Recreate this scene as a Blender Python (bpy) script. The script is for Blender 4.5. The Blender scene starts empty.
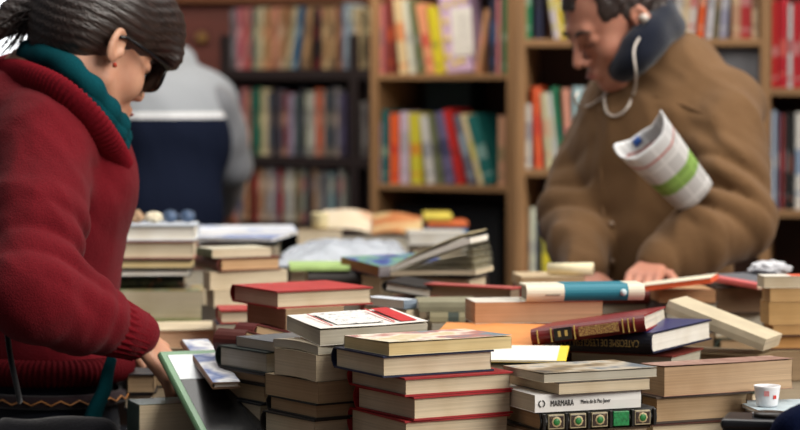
import bpy, bmesh, math, random
import numpy as np
from mathutils import Vector, Matrix, Euler
random.seed(7)
C = bpy.context.scene.collection
SC = bpy.context.scene
R = math.radians
# ------------------------------------------------------------------ camera
F = 2550.0; EYE = 1.42; PITCH = math.atan(135 / F)
cam = bpy.data.cameras.new('camera'); camo = bpy.data.objects.new('camera', cam); C.objects.link(camo)
camo.location = (0, 0, EYE); camo.rotation_euler = (math.pi / 2 - PITCH, 0, 0)
cam.sensor_width = 36; cam.lens = 36 * F / 800; cam.clip_start = 0.05
cam.dof.use_dof = True; cam.dof.focus_distance = 3.38; cam.dof.aperture_fstop = 5.0
SC.camera = camo
# ------------------------------------------------------------------ world and lights
W = bpy.data.worlds.new('sky'); SC.world = W; W.use_nodes = True
nt = W.node_tree; bg = nt.nodes['Background']
tc = nt.nodes.new('ShaderNodeTexCoord'); sp = nt.nodes.new('ShaderNodeSeparateXYZ'); rp = nt.nodes.new('ShaderNodeValToRGB')
nt.links.new(tc.outputs['Generated'], sp.inputs[0]); nt.links.new(sp.outputs['Z'], rp.inputs[0]); nt.links.new(rp.outputs[0], bg.inputs[0])
rp.color_ramp.elements[0].position = 0.0; rp.color_ramp.elements[0].color = (.42, .45, .50, 1)
rp.color_ramp.elements[1].position = 0.6; rp.color_ramp.elements[1].color = (.95, .97, 1.0, 1)
bg.inputs[1].default_value = 0.15
sun = bpy.data.lights.new('sun', 'SUN'); sun.energy = 3.3; sun.angle = R(35); sun.color = (1, .94, .86)
so = bpy.data.objects.new('sun', sun); C.objects.link(so)
so.rotation_euler = Vector((-.80, .47, -.55)).to_track_quat('-Z', 'Y').to_euler()
def area(name, loc, to, size, power, col=(1, 1, 1)):
    l = bpy.data.lights.new(name, 'AREA'); l.shape = 'RECTANGLE'; l.size, l.size_y = size; l.energy = power; l.color = col
    o = bpy.data.objects.new(name, l); C.objects.link(o); o.location = loc
    o.rotation_euler = (Vector(to) - Vector(loc)).to_track_quat('-Z', 'Y').to_euler(); return o
area('overhead_fill_light', (.3, 4.4, 3.3), (0, 4.5, .9), (3.0, 2.6), 84, (1, .97, .92))  # added overhead fill over the table, not an actual roof opening
area('facade_fill_light', (-2.0, 10.2, 3.2), (-2.4, 12, 1.2), (2.5, 1.2), 260)  # added light behind the back wall, brightens only the pale facade
area('shelf_fill_light', (-.2, 6.7, 2.5), (-.25, 8.6, 1.1), (2.6, .5), 30, (1, .86, .68))  # added warm fill to lift the shelves, no lamp hangs here
SC.view_settings.view_transform = 'Standard'; SC.view_settings.look = 'None'
SC.view_settings.exposure = 0.0; SC.view_settings.gamma = 1; SC.view_settings.use_curve_mapping = False
# ------------------------------------------------------------------ helpers
def ray(px, py):
    x = (px - 400) / F; y = (215 - py) / F
    return Vector((x, math.cos(PITCH) + y * math.sin(PITCH), -math.sin(PITCH) + y * math.cos(PITCH)))
def at(px, py, Y):
    d = ray(px, py); return Vector((0, 0, EYE)) + d * (Y / d.y)
def lin(c):
    return tuple(((v / 255) / 12.92 if v / 255 <= .04045 else ((v / 255 + .055) / 1.055) ** 2.4) for v in c[:3]) + (1,)
def tag(o, label=None, cat=None, group=None, kind=None):
    if label: o['label'] = label
    if cat: o['category'] = cat
    if group: o['group'] = group
    if kind: o['kind'] = kind
    return o
def empty(name, loc=(0, 0, 0), rot=None):
    o = bpy.data.objects.new(name, None); C.objects.link(o); o.location = loc
    if rot is not None: o.rotation_euler = rot
    o.empty_display_size = .05
    return o
def link(name, me, parent=None):
    o = bpy.data.objects.new(name, me); C.objects.link(o)
    if parent is not None: o.parent = parent
    return o
def mesh(name, v, f, mats, parent=None, mi=None, smooth=False):
    me = bpy.data.meshes.new(name); me.from_pydata([tuple(p) for p in v], [], f)
    for m in (mats if isinstance(mats, (list, tuple)) else [mats]): me.materials.append(m)
    if mi is not None: me.polygons.foreach_set('material_index', mi)
    if smooth: me.polygons.foreach_set('use_smooth', [True] * len(me.polygons))
    me.update(); return link(name, me, parent)
def boxes(name, bl, mats, parent=None, bevel=0, mi=None):
    v = []; f = []; k = []
    for n, (x0, x1, y0, y1, z0, z1) in enumerate(bl):
        b = len(v); v += [(x0, y0, z0), (x1, y0, z0), (x1, y1, z0), (x0, y1, z0), (x0, y0, z1), (x1, y0, z1), (x1, y1, z1), (x0, y1, z1)]
        f += [tuple(b + i for i in q) for q in ((3, 2, 1, 0), (4, 5, 6, 7), (0, 1, 5, 4), (1, 2, 6, 5), (2, 3, 7, 6), (3, 0, 4, 7))]
        k += [mi[n] if mi else 0] * 6
    o = mesh(name, v, f, mats, parent, k)
    if bevel:
        m = o.modifiers.new('b', 'BEVEL'); m.width = bevel; m.segments = 2
    return o
def tube(name, pts, rad, mat, parent=None, seg=10, flat=1.0, fa=1.0):
    pts = [Vector(p) for p in pts]; n = len(pts)
    rad = rad if isinstance(rad, (list, tuple)) else [rad] * n
    v = []; f = []; up = Vector((0, 0, 1)); a = None
    for i, p in enumerate(pts):
        t = (pts[min(i + 1, n - 1)] - pts[max(i - 1, 0)]).normalized()
        if a is None: a = t.cross(up if abs(t.z) < .9 else Vector((1, 0, 0))).normalized()
        else: a = (a - t * a.dot(t)).normalized()
        b = t.cross(a)
        for k in range(seg):
            w = 2 * math.pi * k / seg
            v.append(p + (a * math.cos(w) * fa + b * math.sin(w) * flat) * rad[i])
    for i in range(n - 1):
        for k in range(seg):
            f.append((i * seg + k, i * seg + (k + 1) % seg, (i + 1) * seg + (k + 1) % seg, (i + 1) * seg + k))
    f.append(tuple(range(seg))[::-1]); f.append(tuple((n - 1) * seg + k for k in range(seg)))
    return mesh(name, v, f, mat, parent, smooth=True)
def spline(P, n=8):
    P = [Vector(p) for p in P]; out = []
    Q = [2 * P[0] - P[1]] + P + [2 * P[-1] - P[-2]]
    for i in range(1, len(Q) - 2):
        for k in range(n):
            t = k / n; a, b, c, d = Q[i - 1:i + 3]
            out.append(.5 * ((2 * b) + (c - a) * t + (2 * a - 5 * b + 4 * c - d) * t * t + (3 * b - a - 3 * c + d) * t ** 3))
    out.append(P[-1]); return out
# ------------------------------------------------------------------ materials
_M = {}
def newmat(key):
    m = bpy.data.materials.new(key); m.use_nodes = True
    n = m.node_tree.nodes; return m, n, m.node_tree.links, n['Principled BSDF']
def noise(n, l, scale, detail=3, vec=None, sc=None):
    t = n.new('ShaderNodeTexNoise'); t.inputs['Scale'].default_value = scale; t.inputs['Detail'].default_value = detail
    c = n.new('ShaderNodeTexCoord'); mp = n.new('ShaderNodeMapping'); l.new(c.outputs['Object'], mp.inputs[0]); l.new(mp.outputs[0], t.inputs['Vector'])
    if sc: mp.inputs['Scale'].default_value = sc
    return t
def ramp(n, l, src, stops, const=False):
    r = n.new('ShaderNodeValToRGB'); e = r.color_ramp.elements
    while len(e) < len(stops): e.new(.5)
    for i, (p, c) in enumerate(stops): e[i].position = p; e[i].color = c
    if const: r.color_ramp.interpolation = 'CONSTANT'
    l.new(src, r.inputs[0]); return r
def bump(n, l, b, src, st, dist=.001):
    u = n.new('ShaderNodeBump'); u.inputs['Strength'].default_value = st; u.inputs['Distance'].default_value = dist
    l.new(src, u.inputs['Height']); l.new(u.outputs[0], b.inputs['Normal'])
def sc_(c, k): return (min(1, c[0] * k), min(1, c[1] * k), min(1, c[2] * k), 1)
def paint(c, rough=.5, var=.12, scale=30, spec=.4):
    """plain coloured surface with a little wear"""
    key = ('paint', tuple(c), rough, var, scale)
    if key in _M: return _M[key]
    m, n, l, b = newmat('paint'); c_ = lin(c)
    t = noise(n, l, scale, 4); r = ramp(n, l, t.outputs['Fac'], [(.3, sc_(c_, 1 - var)), (.7, sc_(c_, 1 + var))])
    l.new(r.outputs[0], b.inputs['Base Color']); b.inputs['Roughness'].default_value = rough; b.inputs['Specular IOR Level'].default_value = spec
    _M[key] = m; return m
def pages(c=(214, 199, 172), var=.22):
    key = ('pages', tuple(c), var)
    if key in _M: return _M[key]
    m, n, l, b = newmat('paper_edges'); c_ = lin(c)
    t = noise(n, l, 1, 3, sc=(3, 3, 620)); r = ramp(n, l, t.outputs['Fac'], [(.3, sc_(c_, 1 - var)), (.62, sc_(c_, 1.0)), (.8, sc_(c_, 1.06))])
    t2 = noise(n, l, 14, 3); r2 = ramp(n, l, t2.outputs['Fac'], [(.3, (.86, .82, .76, 1)), (.6, (1, 1, 1, 1))])
    x = n.new('ShaderNodeMix'); x.data_type = 'RGBA'; x.blend_type = 'MULTIPLY'; x.inputs[0].default_value = 1
    l.new(r.outputs[0], x.inputs[6]); l.new(r2.outputs[0], x.inputs[7]); l.new(x.outputs[2], b.inputs['Base Color'])
    b.inputs['Roughness'].default_value = .85; b.inputs['Specular IOR Level'].default_value = .15
    bump(n, l, b, t.outputs['Fac'], .25, .0006); _M[key] = m; return m
def mottle(cs, scale=14, sc=(1, 1, 1), rough=.4, detail=3):
    """printed picture cover: patches of several inks"""
    key = ('mottle', tuple(map(tuple, cs)), scale, sc)
    if key in _M: return _M[key]
    m, n, l, b = newmat('printed_cover'); t = noise(n, l, scale, detail, sc=sc)
    k = len(cs); st = [(.32 + .36 * i / max(1, k - 1), lin(c)) for i, c in enumerate(cs)]
    r = ramp(n, l, t.outputs['Fac'], st); l.new(r.outputs[0], b.inputs['Base Color'])
    b.inputs['Roughness'].default_value = rough; _M[key] = m; return m
def bands(axis, stops, rough=.45, base=None):
    """printed bands along a local axis: stops = [(metres, colour)...] constant steps"""
    m, n, l, b = newmat('banded_print'); c = n.new('ShaderNodeTexCoord'); s = n.new('ShaderNodeSeparateXYZ'); l.new(c.outputs['Object'], s.inputs[0])
    L = .4; q = n.new('ShaderNodeMath'); q.operation = 'MULTIPLY_ADD'; q.inputs[1].default_value = 1 / L; q.inputs[2].default_value = .5; l.new(s.outputs[axis], q.inputs[0])
    r = ramp(n, l, q.outputs[0], [(0 if i == 0 else min(1, max(0, p / L + .5)), lin(cc)) for i, (p, cc) in enumerate(stops)], True); l.new(r.outputs[0], b.inputs['Base Color'])
    b.inputs['Roughness'].default_value = rough; return m
def wood(c, rough=.55, sc=(40, 40, 3)):
    key = ('wood', tuple(c), sc)
    if key in _M: return _M[key]
    m, n, l, b = newmat('wood'); c_ = lin(c); t = noise(n, l, 1, 5, sc=sc)
    r = ramp(n, l, t.outputs['Fac'], [(.25, sc_(c_, .65)), (.5, c_), (.75, sc_(c_, 1.2))]); l.new(r.outputs[0], b.inputs['Base Color'])
    b.inputs['Roughness'].default_value = rough; _M[key] = m; return m
def cloth(c, scale=350, st=.4, rough=.95, var=.15, sheen=.3, dist=.002):
    key = ('cloth', tuple(c), scale, st)
    if key in _M: return _M[key]
    m, n, l, b = newmat('fabric'); c_ = lin(c); t = noise(n, l, scale, 3); t2 = noise(n, l, 9, 4)
    r = ramp(n, l, t2.outputs['Fac'], [(.3, sc_(c_, 1 - var)), (.7, sc_(c_, 1 + var))])
    r1 = ramp(n, l, t.outputs['Fac'], [(.3, (.72, .72, .72, 1)), (.7, (1.0, 1.0, 1.0, 1))])
    x = n.new('ShaderNodeMix'); x.data_type = 'RGBA'; x.blend_type = 'MULTIPLY'; x.inputs[0].default_value = 1
    l.new(r.outputs[0], x.inputs[6]); l.new(r1.outputs[0], x.inputs[7]); l.new(x.outputs[2], b.inputs['Base Color'])
    b.inputs['Roughness'].default_value = rough; b.inputs['Sheen Weight'].default_value = sheen; b.inputs['Specular IOR Level'].default_value = .1
    bump(n, l, b, t.outputs['Fac'], st, dist); _M[key] = m; return m
def skin(c, var=.12):
    m, n, l, b = newmat('skin'); c_ = lin(c); t = noise(n, l, 22, 4)
    r = ramp(n, l, t.outputs['Fac'], [(.3, (c_[0] * .85, c_[1] * .72, c_[2] * .7, 1)), (.65, c_)]); l.new(r.outputs[0], b.inputs['Base Color'])
    b.inputs['Roughness'].default_value = .55; b.inputs['Subsurface Weight'].default_value = .12; b.inputs['Subsurface Radius'].default_value = (.01, .004, .002)
    b.inputs['Subsurface Scale'].default_value = .6
    t2 = noise(n, l, 160, 3); bump(n, l, b, t2.outputs['Fac'], .15, .001); return m
# ------------------------------------------------------------------ implicit surfaces (smooth organic bodies)
class Field:
    def __init__(s, lo, hi, res, zfine=None):
        ax = []
        for i in range(3):
            if i == 2 and zfine:
                z0, z1, rf = zfine; a = np.concatenate([np.arange(lo[2], z0, res), np.arange(z0, z1, rf), np.arange(z1, hi[2], res)])
            else: a = np.arange(lo[i], hi[i] + res, res)
            ax.append(a.astype(np.float32))
        s.ax = ax; s.f = np.full([len(a) for a in ax], 1.0, np.float32)
    def sub(s, lo, hi):
        sl = tuple(slice(max(0, np.searchsorted(s.ax[i], lo[i]) - 1), np.searchsorted(s.ax[i], hi[i]) + 1) for i in range(3))
        return sl, s.ax[0][sl[0]][:, None, None], s.ax[1][sl[1]][None, :, None], s.ax[2][sl[2]][None, None, :]
    def put(s, sl, d, k, op):
        a = s.f[sl]
        if a.size == 0: return
        if op == 'sub': d = -d; a2 = -a
        else: a2 = a
        h = np.clip(.5 + .5 * (a2 - d) / k, 0, 1); r = a2 * (1 - h) + d * h - k * h * (1 - h)
        if op == 'sub':   # max(a,-d)
            h = np.clip(.5 - .5 * (a - d) / k, 0, 1); r = a * (1 - h) + d * h + k * h * (1 - h); s.f[sl] = r
        else: s.f[sl] = r
    def ell(s, c, r, rot=None, k=.01, op='add'):
        c = Vector(c); m = max(r) + k * 1.5 + .02
        sl, X, Y, Z = s.sub(c - Vector((m,) * 3), c + Vector((m,) * 3))
        x, y, z = X - c.x, Y - c.y, Z - c.z
        if rot is not None:
            q = rot.transposed(); x, y, z = (q[i][0] * x + q[i][1] * y + q[i][2] * z for i in range(3))
        k0 = np.sqrt((x / r[0]) ** 2 + (y / r[1]) ** 2 + (z / r[2]) ** 2); k1 = np.sqrt((x / r[0] ** 2) ** 2 + (y / r[1] ** 2) ** 2 + (z / r[2] ** 2) ** 2) + 1e-9
        s.put(sl, k0 * (k0 - 1) / k1, k, op)
    def cap(s, p, q, r0, r1, k=.01, op='add', sq=None):
        """round cone; sq=(axis vector, factor) squashes the section along that axis"""
        p = Vector(p); q = Vector(q); m = max(r0, r1) * 1.3 + k * 1.5 + .02
        lo = Vector([min(p[i], q[i]) - m for i in range(3)]); hi = Vector([max(p[i], q[i]) + m for i in range(3)])
        sl, X, Y, Z = s.sub(lo, hi); d = q - p; L2 = max(d.dot(d), 1e-9)
        x, y, z = X - p.x, Y - p.y, Z - p.z
        t = np.clip((x * d.x + y * d.y + z * d.z) / L2, 0, 1)
        x, y, z = x - t * d.x, y - t * d.y, z - t * d.z
        if sq:
            a, fac = sq; a = Vector(a).normalized(); w = (x * a.x + y * a.y + z * a.z) * (fac - 1)
            x, y, z = x + w * a.x, y + w * a.y, z + w * a.z
        s.put(sl, np.sqrt(x * x + y * y + z * z) - (r0 + (r1 - r0) * t), k, op)
    def chain(s, pts, rad, k=.01, **kw):
        for i in range(len(pts) - 1): s.cap(pts[i], pts[i + 1], rad[i], rad[i + 1], k, **kw)
    def warp(s, fn, lo=None, hi=None):
        lo = lo or [a[0] for a in s.ax]; hi = hi or [a[-1] for a in s.ax]
        sl, X, Y, Z = s.sub(lo, hi); s.f[sl] += fn(X, Y, Z)
    def mesh(s, name, mat, parent=None, inv=None):
        f = s.f; I = f < 0; nx, ny, nz = f.shape
        c = np.zeros((nx - 1, ny - 1, nz - 1), np.int8)
        for a in (0, 1):
            for b in (0, 1):
                for d in (0, 1): c += I[a:nx - 1 + a, b:ny - 1 + b, d:nz - 1 + d]
        act = (c > 0) & (c < 8); ci, cj, ck = np.nonzero(act); idx = np.full(act.shape, -1, np.int64); idx[ci, cj, ck] = np.arange(len(ci))
        P = np.zeros((len(ci), 3)); W_ = np.zeros(len(ci))
        off = [(a, b, d) for a in (0, 1) for b in (0, 1) for d in (0, 1)]
        for o0 in off:
            for e in range(3):
                if o0[e]: continue
                o1 = list(o0); o1[e] = 1
                i0 = (ci + o0[0], cj + o0[1], ck + o0[2]); i1 = (ci + o1[0], cj + o1[1], ck + o1[2])
                v0, v1 = f[i0], f[i1]; m = (v0 < 0) != (v1 < 0); t = np.where(m, v0 / np.where(m, v0 - v1, 1), 0)
                for a in range(3):
                    q0, q1 = s.ax[a][i0[a]], s.ax[a][i1[a]]; P[:, a] += np.where(m, q0 + t * (q1 - q0), 0)
                W_ += m
        P /= W_[:, None]; faces = []
        for e in range(3):
            u, w = (e + 1) % 3, (e + 2) % 3
            sa = [slice(None)] * 3; sb = [slice(None)] * 3; sa[e] = slice(0, -1); sb[e] = slice(1, None)
            A, B = I[tuple(sa)], I[tuple(sb)]; ch = np.argwhere(A != B)
            if len(ch) == 0: continue
            ok = (ch[:, u] > 0) & (ch[:, w] > 0) & (ch[:, u] < f.shape[u] - 1) & (ch[:, w] < f.shape[w] - 1); ch = ch[ok]
            g = []
            for du, dw in ((-1, -1), (0, -1), (0, 0), (-1, 0)):
                q = ch.copy(); q[:, u] += du; q[:, w] += dw; g.append(idx[q[:, 0], q[:, 1], q[:, 2]])
            g = np.stack(g, 1); s0 = A[ch[:, 0], ch[:, 1], ch[:, 2]]; g[~s0] = g[~s0][:, ::-1]; faces.append(g)
        G = np.concatenate(faces); me = bpy.data.meshes.new(name)
        me.vertices.add(len(P)); me.vertices.foreach_set('co', P.astype(np.float32).ravel())
        me.loops.add(G.size); me.loops.foreach_set('vertex_index', G.ravel().astype(np.int32))
        me.polygons.add(len(G)); me.polygons.foreach_set('loop_start', np.arange(0, G.size, 4, dtype=np.int32)); me.polygons.foreach_set('loop_total', np.full(len(G), 4, np.int32))
        me.polygons.foreach_set('use_smooth', np.ones(len(G), bool)); me.materials.append(mat); me.update(calc_edges=True); me.validate()
        o = link(name, me, parent)
        if inv is not None: o.matrix_parent_inverse = inv
        return o
# ------------------------------------------------------------------ books
PG = pages(); PGW = pages((236, 232, 222), .1); PGY = pages((222, 200, 150), .2); PGO = pages((216, 176, 130), .2); PGD = pages((176, 150, 118), .25); PGG = pages((190, 184, 168), .2)
def book_meshes(w, h, t, hard, cm, sm, tm, pm, fn, parent, curl=0, bend=0, seg=6, ov=None, band=None):
    c = (.0024 if hard else .0006) if t > .008 else .0004
    ov = (.003 if hard else .0004) if ov is None else ov
    bl = min(.32 * t, .009) if hard else .0008; K = seg if hard else 2; NX = 5
    top = [(w - (w - bl) * i / NX) for i in range(NX + 1)]
    O = [(x, t) for x in top] + [(bl * (2 * s - 1) ** 2, t * s) for s in [1 - (i + 1) / K for i in range(K - 1)]] + [(x, 0) for x in reversed(top)]
    I = [(max(x, bl + c) if 0 < i < len(O) - 1 else x, min(max(z, c), t - c)) for i, (x, z) in enumerate(O)]
    I = [(x if i < NX or i > len(O) - 1 - NX else bl * (2 * (z / t) - 1) ** 2 + c, z) for i, (x, z) in enumerate(I)]
    n = len(O); NY = 5
    def wz(x, y, z, toplift):
        z2 = z + bend * math.sin(math.pi * x / w) if bend else z
        if curl and toplift: z2 += curl * (x / w) ** 2 * (.55 + .45 * abs(math.cos(math.pi * .9 * y / h)))
        return fn(x, y, z2)
    V = []; Fc = []; mi = []
    for j in range(NY + 1):
        y = h * j / NY
        for S in (O, I):
            for i, (x, z) in enumerate(S): V.append(wz(x, y, z, i <= NX))
    st = 2 * n
    for j in range(NY):
        a0, a1 = j * st, (j + 1) * st
        for i in range(n - 1):
            Fc.append((a0 + i, a0 + i + 1, a1 + i + 1, a1 + i)); mi.append(1 if NX <= i < n - 1 - NX else (2 if i < NX else 0))
            Fc.append((a0 + n + i, a1 + n + i, a1 + n + i + 1, a0 + n + i + 1)); mi.append(0)
        for i in (0, n - 1):
            q = (a0 + i, a1 + i, a1 + n + i, a0 + n + i); Fc.append(q if i == 0 else q[::-1]); mi.append(0)
    for a in (0, NY * st):
        for i in range(n - 1):
            q = (a + i, a + n + i, a + n + i + 1, a + i + 1); Fc.append(q if a == 0 else q[::-1]); mi.append(0)
    cv = mesh('cover', V, Fc, [cm, sm or cm, tm or cm], parent, mi)
    # paper block
    x0, x1 = bl + c + .0002, w - ov; cc = .05 * t if hard else .02 * t; NZ = 4; NX = 6
    prof = [(x0 + (x1 - x0) * i / NX, c) for i in range(NX)] + [(x1 - cc * (1 - (2 * s / NZ - 1) ** 2), c + (t - 2 * c) * s / NZ) for s in range(NZ + 1)] + [(x0 + (x1 - x0) * (1 - i / NX), t - c) for i in range(1, NX + 1)]
    m = len(prof); V = []; Fc = []
    ys = [ov + (h - 2 * ov) * j / 4 for j in range(5)]
    for y in ys:
        for x, z in prof: V.append(fn(x, y, z + (bend * math.sin(math.pi * x / w) if bend else 0)))
    for j in range(4):
        for i in range(m):
            Fc.append((j * m + i, (j + 1) * m + i, (j + 1) * m + (i + 1) % m, j * m + (i + 1) % m))
    # ends as quads between lower and upper runs
    def endcap(b, rev):
        for i in range(NX): # pair lower i with upper
            lo0, lo1 = i, i + 1; up0, up1 = m - 1 - i, m - 2 - i
            q = (b + lo0, b + lo1, b + up1, b + up0); Fc.append(q[::-1] if rev else q)
        q = tuple(b + k for k in range(NX, NX + NZ + 1)); Fc.append(q[::-1] if rev else q)
    endcap(0, False); endcap(4 * m, True)
    pg = mesh('page_block', V, Fc, pm, parent)
    return cv, pg
FM = {'L': lambda a, b: (a, b, lambda x, y, z: (x, y, z)), 'F': lambda a, b: (b, a, lambda x, y, z: (a - y, x, z)),
      'R': lambda a, b: (a, b, lambda x, y, z: (a - x, b - y, z)), 'B': lambda a, b: (b, a, lambda x, y, z: (y, b - x, z))}
def lay_book(loc, rot, a, b, t, spine='F', hard=True, cover=(60, 60, 70), sm=None, tm=None, pm=None, name=None, label=None, group=None, curl=0, bend=0, ov=None):
    name = name or ('hardcover_book' if hard else 'paperback_book')
    # the empty sits at the middle of the book's base
    M = Matrix.Translation(loc) @ Euler(rot).to_matrix().to_4x4(); cpt = M @ Vector((a / 2, b / 2, 0))
    r = empty(name, cpt, rot); tag(r, label, 'book', group)
    w, h, fm = FM[spine](a, b)
    def fn(x, y, z):
        X, Y, Z = fm(x, y, z); return (X - a / 2, Y - b / 2, Z)
    cm = cover if isinstance(cover, bpy.types.Material) else paint(cover, .38 if not hard else .5)
    book_meshes(w, h, t, hard, cm, sm, tm, pm or PG, fn, r, curl, bend, ov=ov)
    r['a'] = a; r['b'] = b; r['t'] = t
    return r
def solve(px, py, D, th, xr, xl, a=None, b=None, z=None):
    P = at(px, py, D)
    if z is not None: P.z = z
    tx = lambda q: (lambda d: d.x / d.y)(ray(q, py))
    if th >= 0:
        c, s = math.cos(th), math.sin(th)
        if a is None: a = (tx(xr) * P.y - P.x) / (c - tx(xr) * s)
        if b is None: b = (P.x - tx(xl) * P.y) / (s + tx(xl) * c)
        return P, a, b
    # negative yaw: px is the near corner at x=a ; xr unused -> xl left end, xr = far corner on the right
    c, s = math.cos(th), math.sin(th)
    if a is None: a = (P.x - tx(xl) * P.y) / (c - tx(xl) * s)
    if b is None: b = (tx(xr) * P.y - P.x) / (-s - tx(xr) * c)
    O = P - Vector((c, s, 0)) * a
    return O, a, b
def zof(py, D): return at(400, py, D).z
TOP = .90
def fill(x, y, z1, yaw, label, a=.19, b=.13, off=.0, z0=TOP, tmax=.045, cols=None):
    """books that carry the ones in view, down to the table"""
    h = z1 - z0 - .0004
    if h < .006: return
    n = max(1, round(h / tmax)); t = h / n
    ordn = ['lowest', 'second from the table', 'third from the table', 'fourth from the table', 'fifth from the table', 'sixth from the table', 'seventh from the table', 'eighth from the table']
    cols = cols or [(70, 62, 58), (120, 50, 42), (60, 74, 66), (150, 130, 100), (48, 52, 70)]
    for i in range(n):
        nm = ordn[i] if n > 1 else 'resting on the table'
        k = random.Random(label + str(i)); yw = yaw + k.uniform(-.09, .09)
        loc = Vector((x, y, z0 + i * t)) + Matrix.Rotation(yw, 3, 'Z') @ Vector((-a / 2, -b / 2, 0)) + Vector((k.uniform(-off, off), k.uniform(-off, off), 0))
        lay_book(loc, (0, 0, yw), a, b, t - .0004, 'B' if k.random() < .7 else 'L', k.random() < .6, cols[(i + len(label)) % len(cols)], pm=[PG, PGD, PGG][i % 3],
                 label=f'closed book {label}, {nm}', group=None)
BK = {}
def put(key, label, xn, yt, yb, D, th, xr=None, xl=None, a=None, b=None, z=None, tilt=(0, 0), **kw):
    th = R(th); P, a, b = solve(xn, yb, D, th, xr, xl, a, b, z)
    t = (yb - yt) * D / F if yt is not None else kw.pop('t')
    r = lay_book(P, (R(tilt[0]), R(tilt[1]), th), a, b, t, label=label, **kw); BK[key] = (r, a, b, t, P); return r
def stack(D, yend, rows, fl=None, fargs={}):
    """rows from the top down: each begins at its own yt and ends where the next begins"""
    last = None
    for i, q in enumerate(rows):
        q = dict(q); yb = rows[i + 1]['yt'] if i + 1 < len(rows) else yend; yt = q.pop('yt')
        z0, z1 = zof(yb, D), zof(yt, D); q.setdefault('D', D); th = R(q.pop('th'))
        P, a, b = solve(q.pop('xn'), yb, q.pop('D'), th, q.pop('xr', None), q.pop('xl', None), q.pop('a', None), q.pop('b', None), z0)
        key = q.pop('key'); tl = q.pop('tilt', (0, 0))
        r = lay_book(P, (R(tl[0]), R(tl[1]), th), a, b, z1 - z0 - .0005, **q); BK[key] = (r, a, b, z1 - z0 - .0005, P); last = (r, th, a, b, z0)
    if fl and last[4] - TOP > .006:
        fill(last[0].location.x, last[0].location.y, last[4], last[1], fl, min(last[2], .2), max(last[3], .1), **fargs)
def letters(root, text, size, loc, rot, col, name='title_lettering', ext=.0002, sx=1.0, align='LEFT'):
    c = bpy.data.curves.new(name, 'FONT'); c.body = text; c.size = size; c.extrude = ext; c.align_x = align; c.align_y = 'CENTER'
    tmp = bpy.data.objects.new(name, c); C.objects.link(tmp); bpy.context.view_layer.update()
    me = bpy.data.meshes.new_from_object(tmp.evaluated_get(bpy.context.evaluated_depsgraph_get())); bpy.data.objects.remove(tmp); bpy.data.curves.remove(c)
    me.materials.clear(); me.materials.append(paint(col, .5, .05)); o = link(name, me, root)
    o.location = loc; o.rotation_euler = rot; o.scale = (sx, 1, 1); return o
FRONT = (math.pi / 2, 0, 0)
# ------------------------------------------------------------------ ground, back wall, table
boxes('ground', [(-6, 6, -1, 14, -.05, 0)], paint((74, 70, 66), .9, .2, 6))['kind'] = 'structure'
o = boxes('wall_back', [(-.86, 5.2, 9.3, 9.4, 0, 2.6)], wood((120, 54, 44), .5, (3, 3, 30))); o['kind'] = 'structure'
o = boxes('trim_1', [(-.845, -.79, 9.24, 9.3, 0, 1.58)], wood((176, 128, 84))); o['kind'] = 'structure'
o = boxes('trim_2', [(-.86, .0, 9.22, 9.3, 1.70, 1.82)], wood((150, 90, 50), sc=(3, 40, 40))); o['kind'] = 'structure'
o = boxes('wall_left', [(-4.5, -.9, 12, 12.2, 0, 4)], paint((232, 236, 240), .8, .04, 2)); o['kind'] = 'structure'
o = boxes('unseen_shade_roof', [(-.9, 5.2, 6.9, 9.6, 2.6, 2.68)], wood((120, 90, 64), sc=(3, 40, 40))); o['kind'] = 'structure'  # unseen roof slab added to darken the shelf area
k = empty('door_knob', (-.718, 9.27, 1.573)); tag(k, 'small brass knob on the dark red wooden wall', 'knob')
tube('knob', [(0, .029, 0), (0, .0, 0), (0, -.008, 0), (0, -.03, 0)], [.008, .008, .022, .012], paint((190, 150, 90), .3), k, 16)
def table(loc, sx, sy, label, name='market_table'):
    t = empty(name, loc); tag(t, label, 'table')
    boxes('tabletop', [(-sx / 2, sx / 2, -sy / 2, sy / 2, TOP - .03, TOP - .001)], wood((88, 62, 44), sc=(3, 30, 30)), t, .003)
    for x in (-1, 1):
        for y in (-1, 1):
            cx, cy = x * (sx / 2 - .06), y * (sy / 2 - .06); boxes('leg', [(cx - .025, cx + .025, cy - .025, cy + .025, 0, TOP - .031)], wood((78, 54, 40)), t, .003)
    boxes('apron', [(-sx / 2 + .03, sx / 2 - .03, -sy / 2 + .03, -sy / 2 + .045, TOP - .12, TOP - .031)], wood((70, 48, 36), sc=(3, 30, 30)), t)
table((.33, 3.72, 0), 1.44, 1.86, 'long wooden market table carrying the heaps of books beside the woman')
table((-.34, 5.62, 0), 1.02, 1.9, 'second wooden table behind the first, under the brochures and plastic sheet')
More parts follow.
